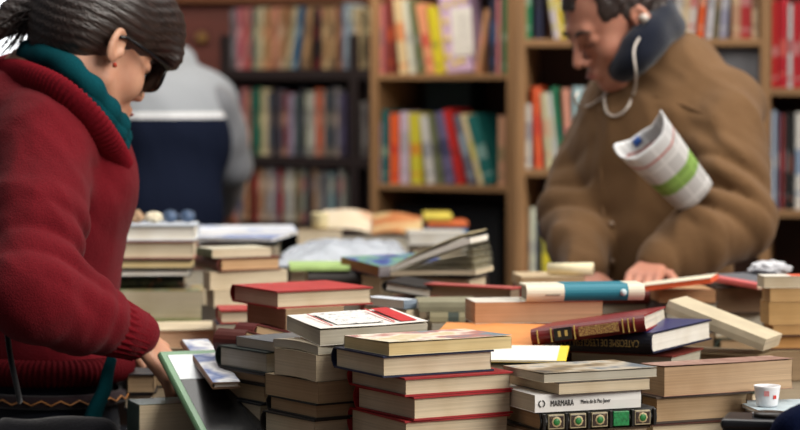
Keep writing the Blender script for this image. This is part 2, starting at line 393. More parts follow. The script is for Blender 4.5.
# ------------------------------------------------------------------ front stacks
NAVY = (28, 34, 62); RED = (158, 38, 42); DK = (40, 38, 36)
white_art = mottle([(60, 58, 60), (225, 222, 216), (238, 236, 230), (200, 200, 200), (90, 88, 90)], 26, detail=6)
c0art = mottle([(236, 226, 204), (214, 196, 150), (240, 232, 216), (188, 120, 110), (120, 140, 150)], 16)
stack(3.30, 448, [
    dict(key='C0', yt=343, xn=389, xl=344, xr=512, th=30, spine='B', hard=False, cover=(226, 216, 190), tm=c0art, pm=PGY, curl=.002, label='paperback with pale picture cover topping the central front stack of red books'),
    dict(key='C1', yt=356, xn=383, xl=331, xr=494, th=29, spine='B', cover=NAVY, pm=PG, label='navy hardcover above three red books in the central front stack'),
    dict(key='C2', yt=378, xn=405, xl=347, xr=513, th=29, spine='B', cover=RED, pm=PG, label='thin red hardcover right under the navy one, central front stack'),
    dict(key='C3', yt=397, xn=414, xl=353, xr=513, th=31, spine='B', cover=RED, pm=PG, label='thick red hardcover in the middle of the central front stack'),
    dict(key='C4', yt=421, xn=405, xl=347, xr=510, th=27, spine='B', cover=RED, pm=PG, label='lowest visible red hardcover of the central front stack, cut by the frame'),
], 'under the central front stack of red books')
r, a, b, t, P = BK['C0']
stack(3.42, 444, [
    dict(key='B0', yt=330, xn=320, b=.128, xr=428, th=23, spine='B', hard=False, cover=(236, 232, 224), tm=paint((238, 235, 228), .4, .03), pm=PGG, curl=.003, tilt=(4.5, -1.6), label='white paperback with a black ink drawing and red title on the second front stack'),
    dict(key='B1', yt=346, xn=318, xl=273, xr=400, th=33, spine='B', hard=False, cover=(200, 188, 164), pm=PGG, bend=.003, label='thin curled paperback right under the white one with the drawing'),
    dict(key='B2', yt=355, xn=316, xl=274, xr=400, th=34, spine='B', hard=False, cover=(180, 166, 140), pm=PG, bend=.002, label='thick soft paperback with wavy pages, third in the second front stack'),
    dict(key='B3', yt=382, xn=318, xl=265, xr=400, th=35, spine='B', hard=False, cover=(150, 132, 104), pm=PGD, label='brownish paperback below the wavy one, left of the red books'),
    dict(key='B4', yt=404, xn=316, xl=266, xr=400, th=33, spine='B', cover=DK, pm=PGD, label='dark hardcover near the bottom of the second front stack'),
    dict(key='B5', yt=420, xn=314, xl=260, xr=400, th=35, spine='B', cover=(48, 44, 40), pm=PG, label='black hardcover at the foot of the second front stack'),
], 'under the second front stack')
stack(3.56, 444, [
    dict(key='A0', yt=342, xn=275, xl=234, a=.17, b=.105, th=35, spine='B', hard=False, cover=(96, 100, 104), pm=PGG, label='thin grey paperback topping the short dark stack beside the leaning green album'),
    dict(key='A1', yt=352, xn=266, xl=215, a=.17, th=37, spine='B', cover=(34, 44, 40), pm=PGG, label='dark green hardcover, upper one of the short dark stack'),
    dict(key='A2', yt=374, xn=264, xl=213, a=.17, th=37, spine='B', cover=(44, 38, 32), pm=PGD, label='thin dark brown book in the middle of the short dark stack'),
    dict(key='A3', yt=385, xn=264, xl=215, a=.17, th=36, spine='B', cover=(30, 34, 36), pm=PGD, label='black covered book above the big pale one in the short dark stack'),
    dict(key='A4', yt=404, xn=260, xl=208, a=.18, th=35, spine='B', cover=(40, 42, 44), pm=PG, label='large thick pale paged book at the foot of the short dark stack'),
], 'under the short dark stack')
# stack behind them with the red book on top
stack(3.82, 345, [
    dict(key='S0', yt=291, xn=277, xl=230, xr=373, th=30, spine='B', cover=(150, 44, 42), tm=paint((182, 62, 60), .4), pm=PG, label='salmon red hardcover lying alone on top behind the front stacks'),
    dict(key='S1', yt=309, xn=286, xl=247, a=.10, th=30, spine='B', hard=False, cover=(170, 140, 110), pm=PGD, bend=.004, label='curved brown paperback directly under the salmon red hardcover'),
    dict(key='S2', yt=330, xn=288, xl=240, a=.10, th=30, spine='B', cover=(96, 40, 34), pm=PGD, label='dark red book second under the salmon red hardcover')], 'under the salmon red hardcover')
put('S3', 'dark red hardcover leaning on edge below the salmon red book', 250, 322, 345, 3.74, 48, xl=231, a=.12, tilt=(0, 14), spine='L', cover=(92, 36, 34), pm=PGD)
put('S4', 'brown red hardcover leaning beside the short dark stack, nearest the album', 240, 328, 352, 3.66, 55, xl=211, a=.12, tilt=(0, 16), spine='L', cover=(84, 38, 32), pm=PGD)
# marmara stack
stack(3.31, 446, [
    dict(key='M0', yt=374, xn=544, xl=503, xr=657, th=25, spine='B', hard=False, cover=(200, 190, 170), tm=mottle([(70, 66, 60), (150, 130, 100), (196, 186, 168), (110, 120, 128)], 18), pm=PGG, curl=.002, label='picture covered magazine on top of the stack with the white MARMARA spine'),
    dict(key='M1', yt=383, xn=559, xl=508, xr=650, th=25, spine='B', hard=False, cover=(70, 60, 52), pm=PG, label='dark paperback just above the white MARMARA book'),
    dict(key='M2', yt=395, xn=535, xl=500, xr=641, th=22, spine='F', hard=False, cover=(232, 230, 226), sm=paint((236, 235, 232), .4, .03), pm=PGG, label='white paperback with black MARMARA lettering on its spine'),
    dict(key='M3', yt=413, xn=541, xl=500, xr=657, th=21, spine='F', cover=(34, 32, 30), pm=PGD, label='old black book with green and gold ornamented spine below the white MARMARA one'),
    dict(key='M4', yt=432, xn=538, xl=500, xr=650, th=23, spine='B', cover=(80, 60, 40), pm=PG, label='brown book under the ornamented green and gold one'),
], 'under the MARMARA stack')
r, a, b, t, P = BK['M2']; X0 = -a / 2; Yf = -b / 2 - .0006
letters(r, 'MARMARA', .0115, (X0 + .022, Yf, t * .47), FRONT, (24, 22, 24), sx=.62)
letters(r, 'Maria de la Pau Janer', .0078, (X0 + .066, Yf, t * .50), FRONT, (40, 38, 40), name='author_lettering', sx=.66)
v = []; f = []
for s0, s1, oz in ((20, 170, .0), (200, 350, .0)):          # round two-stroke emblem on the spine
    b0 = len(v); n = 10
    for i in range(n + 1):
        w = R(s0 + (s1 - s0) * i / n + 90)
        for q in (.0034, .0050): v.append((X0 + .0095 + q * math.cos(w), Yf, t * .5 + q * math.sin(w)))
    f += [(b0 + 2 * i, b0 + 2 * i + 1, b0 + 2 * i + 3, b0 + 2 * i + 2) for i in range(n)]
mesh('publisher_emblem', v, f, paint((24, 22, 24)), r)
r, a, b, t, P = BK['M3']; X0 = -a / 2
# ornamented spine: five panels between raised bands
orn = mottle([(20, 18, 16), (60, 34, 26), (196, 180, 140), (226, 214, 180), (40, 110, 60), (24, 20, 18)], 150, detail=2)
for i in range(5):
    x0 = X0 + .006 + i * (a - .012) / 5 + .004; x1 = x0 + (a - .012) / 5 - .008
    pm_ = paint((36, 128, 72), .4, .5, 220) if i == 3 else paint((168, 156, 126), .45, .25, 300)
    boxes('spine_panel', [(x0, x1, -b / 2 - .0011, -b / 2 + .004, t * .10, t * .90)], pm_, r, .001)
    cx = (x0 + x1) / 2
    if i != 3:
        xm = (x1 - x0) / 2 - .0012; boxes('dark_tooled_field', [(cx - xm, cx + xm, -b / 2 - .0015, -b / 2, t * .17, t * .83)], mottle([(40, 30, 26), (62, 44, 34), (36, 28, 24), (110, 84, 60)], 240, detail=2), r, .0008)
        tube('cream_ornament', [(cx, -b / 2 - .0014, t / 2), (cx, -b / 2 - .0019, t / 2)], [.0074, .0066], paint((188, 172, 130), .45, .3, 400), r, 8)
        tube('green_medallion', [(cx, -b / 2 - .0018, t / 2), (cx, -b / 2 - .0026, t / 2)], [.0050, .0040], paint((44, 120, 60), .4, .4, 400), r, 12)
for i in range(6):
    x = X0 + .004 + i * (a - .008) / 5
    boxes('raised_band', [(x - .0022, x + .0022, -b / 2 - .0022, -b / 2 + .004, .001, t - .001)], paint((26, 24, 22), .35), r, .0008)
# drawing and title on the white book
r, a, b, t, P = BK['B0']; zt = t + .0012
def flat(name, pts, mat, root, zz):
    return mesh(name, [(x, y, zz) for x, y in pts] + [(x, y, zz - .0003) for x, y in pts], [tuple(range(len(pts))), tuple(range(2 * len(pts) - 1, len(pts) - 1, -1))] + [(i, i + len(pts), (i + 1) % len(pts) + len(pts), (i + 1) % len(pts)) for i in range(len(pts))], mat, root)
zt = t + .0035
flat('red_title_block', [(a / 2 - .036, -b / 2 + .01), (a / 2 - .012, -b / 2 + .01), (a / 2 - .012, b / 2 - .01), (a / 2 - .036, b / 2 - .01)], paint((196, 44, 48), .4), r, zt)
flat('red_rule', [(a / 2 - .047, -b / 2 + .01), (a / 2 - .044, -b / 2 + .01), (a / 2 - .044, b / 2 - .01), (a / 2 - .047, b / 2 - .01)], paint((196, 44, 48), .4), r, zt)
flat('red_rule', [(-a / 2 + .022, -b / 2 + .012), (-a / 2 + .024, -b / 2 + .012), (-a / 2 + .024, b / 2 - .02), (-a / 2 + .022, b / 2 - .02)], paint((196, 44, 48), .4), r, zt)
flat('ink_drawing', [(-a / 2 + .032, -b / 2 + .016), (a / 2 - .058, -b / 2 + .016), (a / 2 - .055, b / 2 - .016), (-a / 2 + .03, b / 2 - .016)], mottle([(34, 34, 38), (232, 230, 226), (238, 236, 232), (236, 234, 230), (226, 224, 220), (60, 60, 66)], 75, (1, 1.6, 1), detail=7), r, zt)
# pinkish tome at the table's near end
stack(3.42, 444, [
    dict(key='R0', yt=367, xn=664, xl=640, xr=794, th=27, spine='B', hard=False, cover=(150, 112, 98), tm=mottle([(160, 122, 108), (178, 142, 126), (150, 110, 98), (184, 150, 134)], 22), pm=pages((196, 166, 134), .25), curl=.002, ov=.002, label='big thick book with dusty pink cover on top of the near corner stack'),
    dict(key='R1', yt=397, xn=656, xl=636, xr=750, th=25, spine='B', cover=(70, 58, 50), pm=PGD, label='hardcover with greyish pages under the dusty pink tome'),
    dict(key='R2', yt=424, xn=652, xl=634, xr=768, th=24, spine='B', cover=(84, 44, 34), pm=PG, label='dark brown hardcover at the foot of the near corner stack'),
], 'under the dusty pink tome')
# small cup and thin books at the right edge
stack(3.40, 428, [
    dict(key='N0', yt=411, xn=761, xr=815, a=.12, b=.12, th=10, spine='B', hard=False, cover=(196, 214, 222), pm=PGW, label='thin pale blue booklet under the small white cup'),
    dict(key='N1', yt=415, xn=763, xr=815, a=.12, b=.12, th=8, spine='B', hard=False, cover=(60, 90, 150), pm=PGW, label='thin book with blue cover below the pale booklet'),
    dict(key='N2', yt=419, xn=761, xr=815, a=.12, b=.12, th=9, spine='B', hard=False, cover=(120, 60, 50), pm=PG, label='cream paged paperback below the blue booklet'),
], 'under the small white cup')
z = BK['N0'][4].z + BK['N0'][3] + .0004; p = at(767, 405, 3.452)
cup = empty('paper_cup', (p.x, p.y, z)); tag(cup, 'small white cup with a red print standing beside the near corner stack', 'cup')
hh = .0285; wall = paint((238, 236, 238), .35, .03)
v = []; f = []; n = 28; prof = [(.0, 0), (.0125, 0), (.0145, .003), (.0178, hh - .003), (.0184, hh), (.0172, hh), (.0162, hh - .004), (.0125, .004), (0, .004)]
for rr, zz in prof:
    for i in range(n): v.append((rr * math.cos(2 * math.pi * i / n), rr * math.sin(2 * math.pi * i / n), zz))
for j in range(len(prof) - 1):
    for i in range(n): f.append((j * n + i, j * n + (i + 1) % n, (j + 1) * n + (i + 1) % n, (j + 1) * n + i))
mesh('cup_body', v, f, wall, cup, smooth=True)
for k, (wd, zz, q, cc) in enumerate(((R(-60), .014, .0024, (206, 60, 50)), (R(-100), .019, .0035, (228, 150, 150)))):
    rr = .0155 + .0033 * (zz / hh) ; v = [(rr * math.cos(wd + dx) + .0003 * math.cos(wd), rr * math.sin(wd + dx), zz + dz) for dx, dz in ((-q / rr, -q), (q / rr, -q), (q / rr, q), (-q / rr, q))]
    v += [(x * .96, y * .96, z_) for x, y, z_ in v]
    mesh('red_print', v, [(0, 1, 2, 3), (7, 6, 5, 4), (0, 4, 5, 1), (1, 5, 6, 2), (2, 6, 7, 3), (3, 7, 4, 0)], paint(cc), cup)
# black case, and navy bundle standing in for a jacket sleeve at the corner
p = at(722, 424, 3.02)
cs = empty('camera_case', (p.x, p.y, TOP)); tag(cs, 'black plastic case with rounded edge at the near corner of the table', 'case')
hz = zof(419, 3.02) - TOP
boxes('case_body', [(0, .16, 0, .07, 0, hz - .004)], paint((22, 22, 24), .35), cs, .006)
boxes('case_lid', [(-.002, .162, -.002, .072, hz - .012, hz)], paint((36, 36, 40), .3), cs, .004)
tube('round_cap', [(.052, .035, hz), (.052, .035, hz + .004), (.052, .035, hz + .006)], [.02, .02, .017], paint((40, 32, 28), .3), cs, 24)
cs.rotation_euler = (0, 0, R(-14))

p = at(801, 420, 2.98); nvb = empty('sleeve_stand_in', (p.x, p.y, TOP)); tag(nvb, 'navy blue cloth bundle standing in for a jacket sleeve at the table corner', 'bag')
Bf = Field((-.12, -.10, -.02), (.16, .12, .24), .006); Bf.cap((-.02, 0, .03), (.08, 0, .03), .035, .035, .02); Bf.cap((-.005, 0, .10), (.075, 0, .10), .032, .032, .03); Bf.cap((.03, 0, .14), (.065, 0, .15), .022, .022, .03); Bf.warp(lambda X, Y, Z: (.003 * np.sin(60 * X + 40 * Z) + .003 * np.sin(90 * Z - 30 * X + 50 * Y)).astype(np.float32))
def flatbase(o_): o_.f = np.maximum(o_.f, (-(o_.ax[2]))[None, None, :] + o_.f * 0).astype(np.float32)
flatbase(Bf); Bf.mesh('bag_body', cloth((14, 24, 56), 300, .5, sheen=0), nvb)
tube('bundle_loop', [(.045 + .03 * math.cos(w), .0, .160 + .03 * math.sin(w)) for w in [math.pi * i / 12 for i in range(13)]], .004, cloth((20, 34, 74), 300, .5), nvb, 8)
# ------------------------------------------------------------------ middle heap
CREAM = (226, 218, 196); TEAL = (22, 120, 140)
t0m = bands(0, [(0, CREAM), (-.033, TEAL), (.0655, CREAM)])
stack(3.80, 324, [
    dict(key='T0', yt=285, xn=527, xl=519, xr=645, th=9, spine='F', cover=CREAM, sm=t0m, tm=t0m, pm=pages((150, 136, 118)), label='hardcover with cream and teal banded spine lying on top of the middle heap'),
    dict(key='T1', yt=302, xn=475, xl=465, xr=603, th=9, spine='B', hard=False, cover=(222, 216, 204), pm=pages((200, 158, 124)), label='thick paperback with orange brown pages under the cream and teal book'),
    ], 'under the cream and teal book')
r, a, b, t, P = BK['T0']
tube('round_emblem', [(.0575, -b / 2 + .002, t / 2), (.0575, -b / 2 - .0008, t / 2)], .0052, paint((196, 216, 220)), r, 16)
letters(r, 'ROMANTICISMO', .0045, (-.0535, -b / 2 - .0004, t * .42), FRONT, (110, 100, 90), sx=.6) if False else boxes('spine_mark', [(-.062, -.040, -b / 2 - .0004, -b / 2 + .004, t * .36, t * .44)], paint((150, 140, 124)), r)
# the navy catechism and the maroon leather book leaning on it
GOLD = (196, 164, 92)
put('U1', 'thick navy book with gold upside down lettering beneath the maroon leather book', 651, None, 357, 3.60, -30, xl=556, xr=712, t=.030, tilt=(.5, -1.5), spine='F', cover=(22, 26, 54), tm=paint((30, 42, 104), .3), sm=paint((18, 20, 34), .4), pm=PGW)
r, a, b, t, P = BK['U1']
letters(r, "CATECISME DE L'ESGLESIA CATOLICA", .0145, (a / 2 - .018, -b / 2 - .0007, t * .5), (math.pi / 2, math.pi, 0), (158, 132, 76), sx=.62)
fill(r.location.x, r.location.y + .02, P.z - .004, R(-30), 'under the navy catechism', .17, .13)
z0 = zof(345, 3.68)
put('U0', 'maroon leather hardcover with gilt spine tilted against the navy book', 647, None, 330, 3.60, -13, xl=532, xr=668, t=.0235, z=z0 + .003, tilt=(-2, -8.5), spine='F', cover=(140, 38, 40), tm=paint((130, 38, 42), .35), sm=paint((104, 26, 26), .35), pm=pages((226, 218, 200)))
r, a, b, t, P = BK['U0']
def plate(name, x0, x1, z0, z1, m, out=.0012): return boxes(name, [(x0, x1, -b / 2 - out, -b / 2 + .006, z0, z1)], m, r)
plate('black_title_label', -a / 2 + .034, -a / 2 + .060, t * .12, t * .88, paint((24, 18, 18), .4))
for x in (-a / 2 + .042, -a / 2 + .052): plate('gilt_numeral', x - .002, x + .002, t * .35, t * .7, paint(GOLD, .4), .0016)
for x in (.010, .030, .064, .134, .142, .150): plate('gilt_rule', -a / 2 + x - .0008, -a / 2 + x + .0008, t * .08, t * .92, paint(GOLD, .35), .0014)
plate('gilt_ornament', -a / 2 + .070, -a / 2 + .128, t * .22, t * .78, mottle([(96, 26, 26), (196, 160, 96), (100, 26, 26), (206, 174, 110)], 260, detail=2), .0013)
# yellow and orange thin covers between the front stacks
put('V1', 'thin white booklet with yellow edge between the red stack and the MARMARA stack', 566, None, 363, 3.49, -6, xl=470, t=.003, b=.12, tilt=(4, 0), spine='R', hard=False, cover=(236, 206, 60), tm=bands(0, [(0, (240, 236, 226)), (.052, (240, 212, 64))]), pm=PGW)
r, a, b, t, P = BK['V1']; fill(r.location.x, r.location.y, P.z - .001, R(-6), 'under the yellow edged booklet', .12, .11)
put('V0', 'thin orange booklet lying behind the yellow edged one', 541, None, 350, 3.62, -12, xl=424, t=.003, b=.17, tilt=(6, 0), spine='L', hard=False, cover=(226, 148, 84), tm=paint((228, 150, 86), .4, .08), pm=PG)
r, a, b, t, P = BK['V0']; fill(r.location.x - .02, r.location.y - .02, P.z - .001, R(-14), 'under the orange booklet', .13, .09)
stack(3.98, 322, [
    dict(key='W4', yt=302, xn=420, xl=417, xr=472, b=.1, th=-4, a=.085, spine='F', hard=False, cover=(146, 142, 118), pm=PGG, label='small olive grey book between the red stack and the orange brown paperback') if False else
    dict(key='W4', yt=302, xn=419, b=.1, xr=478, th=3, spine='F', hard=False, cover=(148, 144, 120), pm=PGG, label='small olive grey book beside the orange brown paperback'),
    dict(key='W4b', yt=312, xn=430, b=.1, xr=480, th=3, spine='F', hard=False, cover=(170, 162, 130), sm=bands(0, [(0, (172, 164, 132)), (-.012, (90, 100, 92)), (.006, (172, 164, 132))]), pm=PGG, label='cream and grey booklet below the small olive grey book')], 'under the small olive grey book')
put('W3', 'wide grey brown hardcover with pink cover behind the orange brown paperback', 511, 288, 302, 4.14, -34, xl=424, xr=524, spine='B', cover=(176, 70, 66), tm=paint((186, 92, 86)), pm=pages((142, 122, 102)))
r, a, b, t, P = BK['W3']; fill(r.location.x, r.location.y, P.z, R(-34), 'under the wide grey brown hardcover', .15, .1)
stack(3.98, 309, [dict(key='W5', yt=300, xn=404, xl=366, xr=417, th=42, spine='F', hard=False, cover=(222, 230, 240), sm=paint((120, 134, 148)), pm=PGW, label='pale blue white pamphlet just behind the white drawing paperback')], 'under the pale blue white pamphlet')
put('W2', 'black covered small book with white pages sloping under the open book', 430, None, 297, 4.22, -16, xl=381, b=.12, t=.0165, z=zof(290, 4.25), tilt=(0, 8), spine='L', cover=(30, 28, 28), pm=PGW)
r, a, b, t, P = BK['W2']; fill(r.location.x, r.location.y + .01, P.z - .016, R(-16), 'under the black covered small book', .1, .1)
blu = mottle([(40, 52, 110), (70, 92, 160), (120, 170, 120), (90, 110, 170), (60, 66, 120)], 22)
put('W0', 'paperback with blue and green picture cover tilted in the middle heap', 379, None, 277, 4.50, 36, xl=340, a=.17, t=.019, tilt=(5, 0), spine='F', hard=False, cover=(60, 70, 120), tm=blu, sm=paint((136, 130, 134)), pm=pages((150, 104, 74)))
r, a, b, t, P = BK['W0']; fill(r.location.x, r.location.y, P.z, R(36), 'under the blue and green paperback', .15, .1)
# open book lying face down with fanned leaves
def open_book(p, yaw, label):
    r = empty('open_book', p, (0, 0, yaw)); tag(r, label, 'book')
    w = .155; h = .11
    def leaf(name, z0, ang, bow, m, x0=0, th=.0012):
        n = 8; v = []; f = []
        for s_ in (0, 1):
            for j in (0, 1):
                for i in range(n + 1):
                    u = i / n * w; v.append((x0 + u * math.cos(ang), -h / 2 + j * h, z0 + u * math.sin(ang) + bow * math.sin(math.pi * i / n) - s_ * th))
        q = n + 1
        for i in range(n):
            f += [(i, i + 1, q + i + 1, q + i), (2 * q + i, 3 * q + i, 3 * q + i + 1, 2 * q + i + 1), (i, 2 * q + i, 2 * q + i + 1, i + 1), (q + i, q + i + 1, 3 * q + i + 1, 3 * q + i)]
        f += [(0, q, 3 * q, 2 * q), (n, 2 * q + n, 3 * q + n, q + n)]
        return mesh(name, v, f, m, r)
    leaf('cover', .012, R(24), .004, paint((196, 184, 150)), th=.002)
    leaf('upper_page_block', .010, R(21), .003, PGW, th=.010)
    for i in range(8): leaf('loose_leaf', .006 - i * .0004, R(17 - 2.0 * i), .004 + .001 * (i % 3), paint((206, 198, 170) if i % 2 else (170, 160, 130), .8, .1), th=.0005)
    leaf('lower_page_block', .004, R(2), .001, PG, th=.008)
    return r
p = at(400, 276, 4.42); ob = open_book((p.x, p.y + .05, p.z + .004), R(-18), 'open book with fanned cream pages beside the blue and green paperback')
fill(p.x + .07, p.y + .06, p.z - .002, R(-18), 'under the open book with fanned pages', .15, .1)
stack(4.55, 290, [dict(key='W6', yt=266, xn=290, xr=350, b=.13, th=4, spine='F', hard=False, cover=(176, 206, 132), pm=PG, label='lime green covered booklet behind the salmon red hardcover'),
                  dict(key='W6b', yt=271, xn=308, xr=372, b=.12, th=6, spine='F', cover=(44, 38, 34), pm=PGD, label='black book under the lime green booklet')], 'under the lime green booklet')
put('TB', 'tan paperback lying beneath the rolled cream paper', 522, 277, 286, 4.42, 6, xr=585, b=.12, spine='B', hard=False, cover=(206, 184, 150), pm=pages((190, 160, 124)))
r, a, b, t, P = BK['TB']; ztb = P.z + t; fill(r.location.x, r.location.y, P.z, R(6), 'under the tan paperback', .11, .1)
p0 = at(548, 276, 4.46); p1 = at(593, 272, 4.44)
ro = empty('paper_roll', (p0.x, p0.y, ztb)); tag(ro, 'rolled cream paper lying on the tan paperback near the man', 'paper roll')
d = p1 - p0; tube('rolled_sheet', [(0, 0, .0115), (d.x * .5, d.y * .5, .0115), (d.x, d.y, .0125)], [.010, .011, .0115], paint((228, 216, 180), .7), ro, 20)
tube('roll_core', [(d.x * .98, d.y, .0125), (d.x * 1.004, d.y, .0125)], .006, paint((150, 130, 96)), ro, 14)
put('XR', 'dark red book lying behind the banded cream and teal spine', 592, 290, 304, 4.30, 4, xr=650, b=.12, spine='F', cover=(110, 44, 36), pm=PGD)
r, a, b, t, P = BK['XR']; fill(r.location.x, r.location.y, P.z, R(4), 'under the dark red book', .11, .1)
# ------------------------------------------------------------------ right heap
put('Y1', 'flat tan paperback supporting the orange covered book', 660, 291, 303, 4.22, 4, xr=716, b=.12, spine='B', hard=False, cover=(190, 150, 110), pm=pages((186, 142, 104)))
r, a, b, t, P = BK['Y1']; z1 = P.z + t; fill(r.location.x, r.location.y, P.z, R(4), 'under the flat tan paperback', .1, .1)
put('Y0', 'book with bright orange cover and cream edge propped up near the man', 712, None, 291, 4.16, -14, xl=638, b=.10, t=.009, z=z1 + .001, tilt=(0, -8), spine='B', hard=False, cover=(226, 84, 40), tm=paint((228, 220, 196)), sm=paint((224, 86, 44)), pm=paint((226, 96, 54)))
put('Y2', 'long cream spined book sloping down between the navy book and the tall stack', 768, None, 346, 3.78, -24, xl=664, b=.09, t=.019, z=zof(309, 3.9), tilt=(0, 19), spine='F', hard=False, cover=(206, 192, 164), pm=PG)
r, a, b, t, P = BK['Y2']; fill(r.location.x, r.location.y + .005, zof(350, 3.86), R(-32), 'under the long cream spined book', .15, .08)
put('Y4', 'thick book with dark grey brown pages under the grey and pink magazine', 716, 287, 314, 4.30, 5, xr=764, b=.13, spine='B', cover=(60, 50, 44), pm=pages((128, 104, 82)))
r, a, b, t, P = BK['Y4']; zy = P.z + t; fill(r.location.x, r.location.y, P.z, R(5), 'under the thick grey brown book', .09, .11)
mag = mottle([(96, 98, 104), (120, 124, 130), (90, 92, 98), (150, 152, 156)], 20)
put('Y3', 'grey magazine with pink edge on the thick grey brown book', 757, None, 287, 4.24, 34, xl=702, a=.12, t=.0085, z=zy + .001, tilt=(3, 0), spine='L', hard=False, cover=(222, 110, 108), tm=bands(0, [(0, (224, 112, 112)), (-.040, (104, 106, 112))]), pm=PG)
# crumpled white tissue on the magazine
def crumple(name, label, cat, center, size, mat, seed, amp=.35, n=22, part='sheet'):
    k = random.Random(seed); r = empty(name, center); tag(r, label, cat)
    from mathutils import noise as nz
    v = []; f = []
    for j in range(n + 1):
        for i in range(2 * n):
            th, ph = math.pi * j / n, math.pi * i / n; d = Vector((math.sin(th) * math.cos(ph), math.sin(th) * math.sin(ph), math.cos(th)))
            q = 1 + amp * (nz.noise(d * 2.3 + Vector((seed, 0, 0))) + .6 * abs(nz.noise(d * 5.1 + Vector((0, seed, 0)))) - .3)
            v.append((d.x * size[0] * q, d.y * size[1] * q, size[2] + d.z * size[2] * min(q, 1.0 if d.z < 0 else 3)))
    for j in range(n):
        for i in range(2 * n): f.append((j * 2 * n + i, (j + 1) * 2 * n + i, (j + 1) * 2 * n + (i + 1) % (2 * n), j * 2 * n + (i + 1) % (2 * n)))
    mesh(part, v, f, mat, r); return r
p = at(770, 258, 4.40); crumple('crumpled_tissue', 'crumpled white tissue lying on the grey magazine', 'tissue', (p.x, p.y, zy + .011), (.036, .03, .013), paint((206, 206, 210), .8, .05), 3)
stack(4.02, 350, [
    dict(key='Q0', yt=276, xn=764, xl=757, a=.16, th=6, spine='B', hard=False, cover=(232, 226, 212), tm=bands(0, [(0, (236, 230, 216)), (-.035, (222, 96, 60))]), pm=PG, label='white and orange paperback topping the tall stack at the table end'),
    dict(key='Q1', yt=288, xn=770, xl=762, a=.15, th=6, spine='B', hard=False, cover=(190, 150, 100), pm=pages((206, 168, 118)), label='second paperback from the top of the tall stack at the table end'),
    dict(key='Q2', yt=302, xn=769, xl=760, a=.16, th=6, spine='B', hard=False, cover=(200, 160, 110), pm=pages((210, 170, 116)), label='thick yellowed paperback in the middle of the tall stack at the table end'),
    dict(key='Q3', yt=325, xn=773, xl=764, a=.15, th=7, spine='B', hard=False, cover=(180, 140, 96), pm=pages((202, 160, 108)), label='thin yellowed paperback fourth in the tall stack at the table end'),
    dict(key='Q4', yt=335, xn=770, xl=762, a=.16, th=5, spine='B', cover=(90, 60, 44), pm=pages((198, 150, 96)), label='brown hardcover below the yellowed paperbacks of the tall stack')], 'under the tall stack at the table end')
# ------------------------------------------------------------------ left heaps
stack(4.66, 340, [
    dict(key='L1', yt=225, xn=112, b=.13, xr=196, th=2, spine='B', cover=(190, 196, 204), pm=PGW, label='hardcover with white pages topping the stack behind the woman'),
    dict(key='L2', yt=241, xn=110, b=.13, xr=195, th=2, spine='B', cover=(150, 90, 80), pm=PG, label='thick hardcover second in the stack behind the woman'),
    dict(key='L3', yt=259, xn=112, b=.13, xr=193, th=2, spine='B', cover=(40, 38, 40), pm=PGY, label='thin black bound book in the stack behind the woman'),
    dict(key='L4', yt=269, xn=112, b=.13, xr=190, th=3, spine='B', cover=(44, 44, 46), pm=PGW, label='thin white paged book in the stack behind the woman'),
    dict(key='L5', yt=277, xn=112, b=.10, D=4.69, xr=184, th=2, spine='F', cover=(40, 46, 48), sm=mottle([(30, 40, 44), (70, 80, 60), (30, 36, 40), (140, 100, 70)], 40), pm=PGD, label='dark spined book set back in the stack behind the woman'),
    dict(key='L6', yt=290, xn=108, b=.14, xr=204, th=3, D=4.64, spine='B', hard=False, cover=(150, 150, 130), tm=mottle([(70, 90, 110), (180, 150, 90), (90, 120, 90), (200, 190, 150)], 26), pm=PG, label='thick paperback with coloured cover low in the stack behind the woman'),
    dict(key='L7', yt=318, xn=110, b=.14, xr=212, th=3, D=4.62, spine='B', cover=(150, 156, 96), pm=PGY, label='yellow green bound book at the foot of the stack behind the woman')], 'under the stack behind the woman')
stack(4.44, 308, [
    dict(key='K0', yt=249, xn=212, xl=196, xr=271, th=26, spine='L', hard=False, cover=(208, 200, 176), sm=paint((120, 124, 90)), pm=PG, label='paperback with olive spine topping the sloping stack beside the salmon red book'),
    dict(key='K1', yt=258, xn=217, xl=194, xr=281, th=26, spine='L', cover=(96, 44, 34), pm=pages((206, 168, 128)), label='book with red brown leather spine in the sloping stack'),
    dict(key='K2', yt=272, xn=210, xl=203, xr=288, th=24, spine='B', hard=False, cover=(216, 200, 170), pm=PG, label='thick paperback third in the sloping stack beside the salmon red book'),
    dict(key='K3', yt=290, xn=214, xl=207, xr=292, th=24, spine='B', hard=False, cover=(210, 190, 160), pm=PG, label='cream paperback at the foot of the sloping stack')], 'under the sloping stack')
put('KR', 'small red covered book between the sloping stack and the salmon red one', 220, 310, 324, 4.12, 8, xr=262, b=.1, spine='B', cover=(170, 60, 56), pm=PG)
r, a, b, t, P = BK['KR']; fill(r.location.x, r.location.y, P.z, R(8), 'under the small red covered book', .08, .1)
put('L8', "large cream album lying by the woman's hand", 146, 330, 350, 4.16, 12, xr=238, b=.15, spine='B', cover=(206, 190, 160), pm=pages((220, 184, 152)), curl=0)
r, a, b, t, P = BK['L8']; fill(r.location.x, r.location.y, P.z, R(12), 'under the large cream album', .13, .13)
put('LR', 'dark red booklet on the table edge behind the green album', 150, 357, 364, 3.98, 8, xr=186, b=.08, spine='F', cover=(110, 26, 24), pm=PG)
r, a, b, t, P = BK['LR']; fill(r.location.x, r.location.y, P.z, R(8), 'under the dark red booklet', .06, .07)
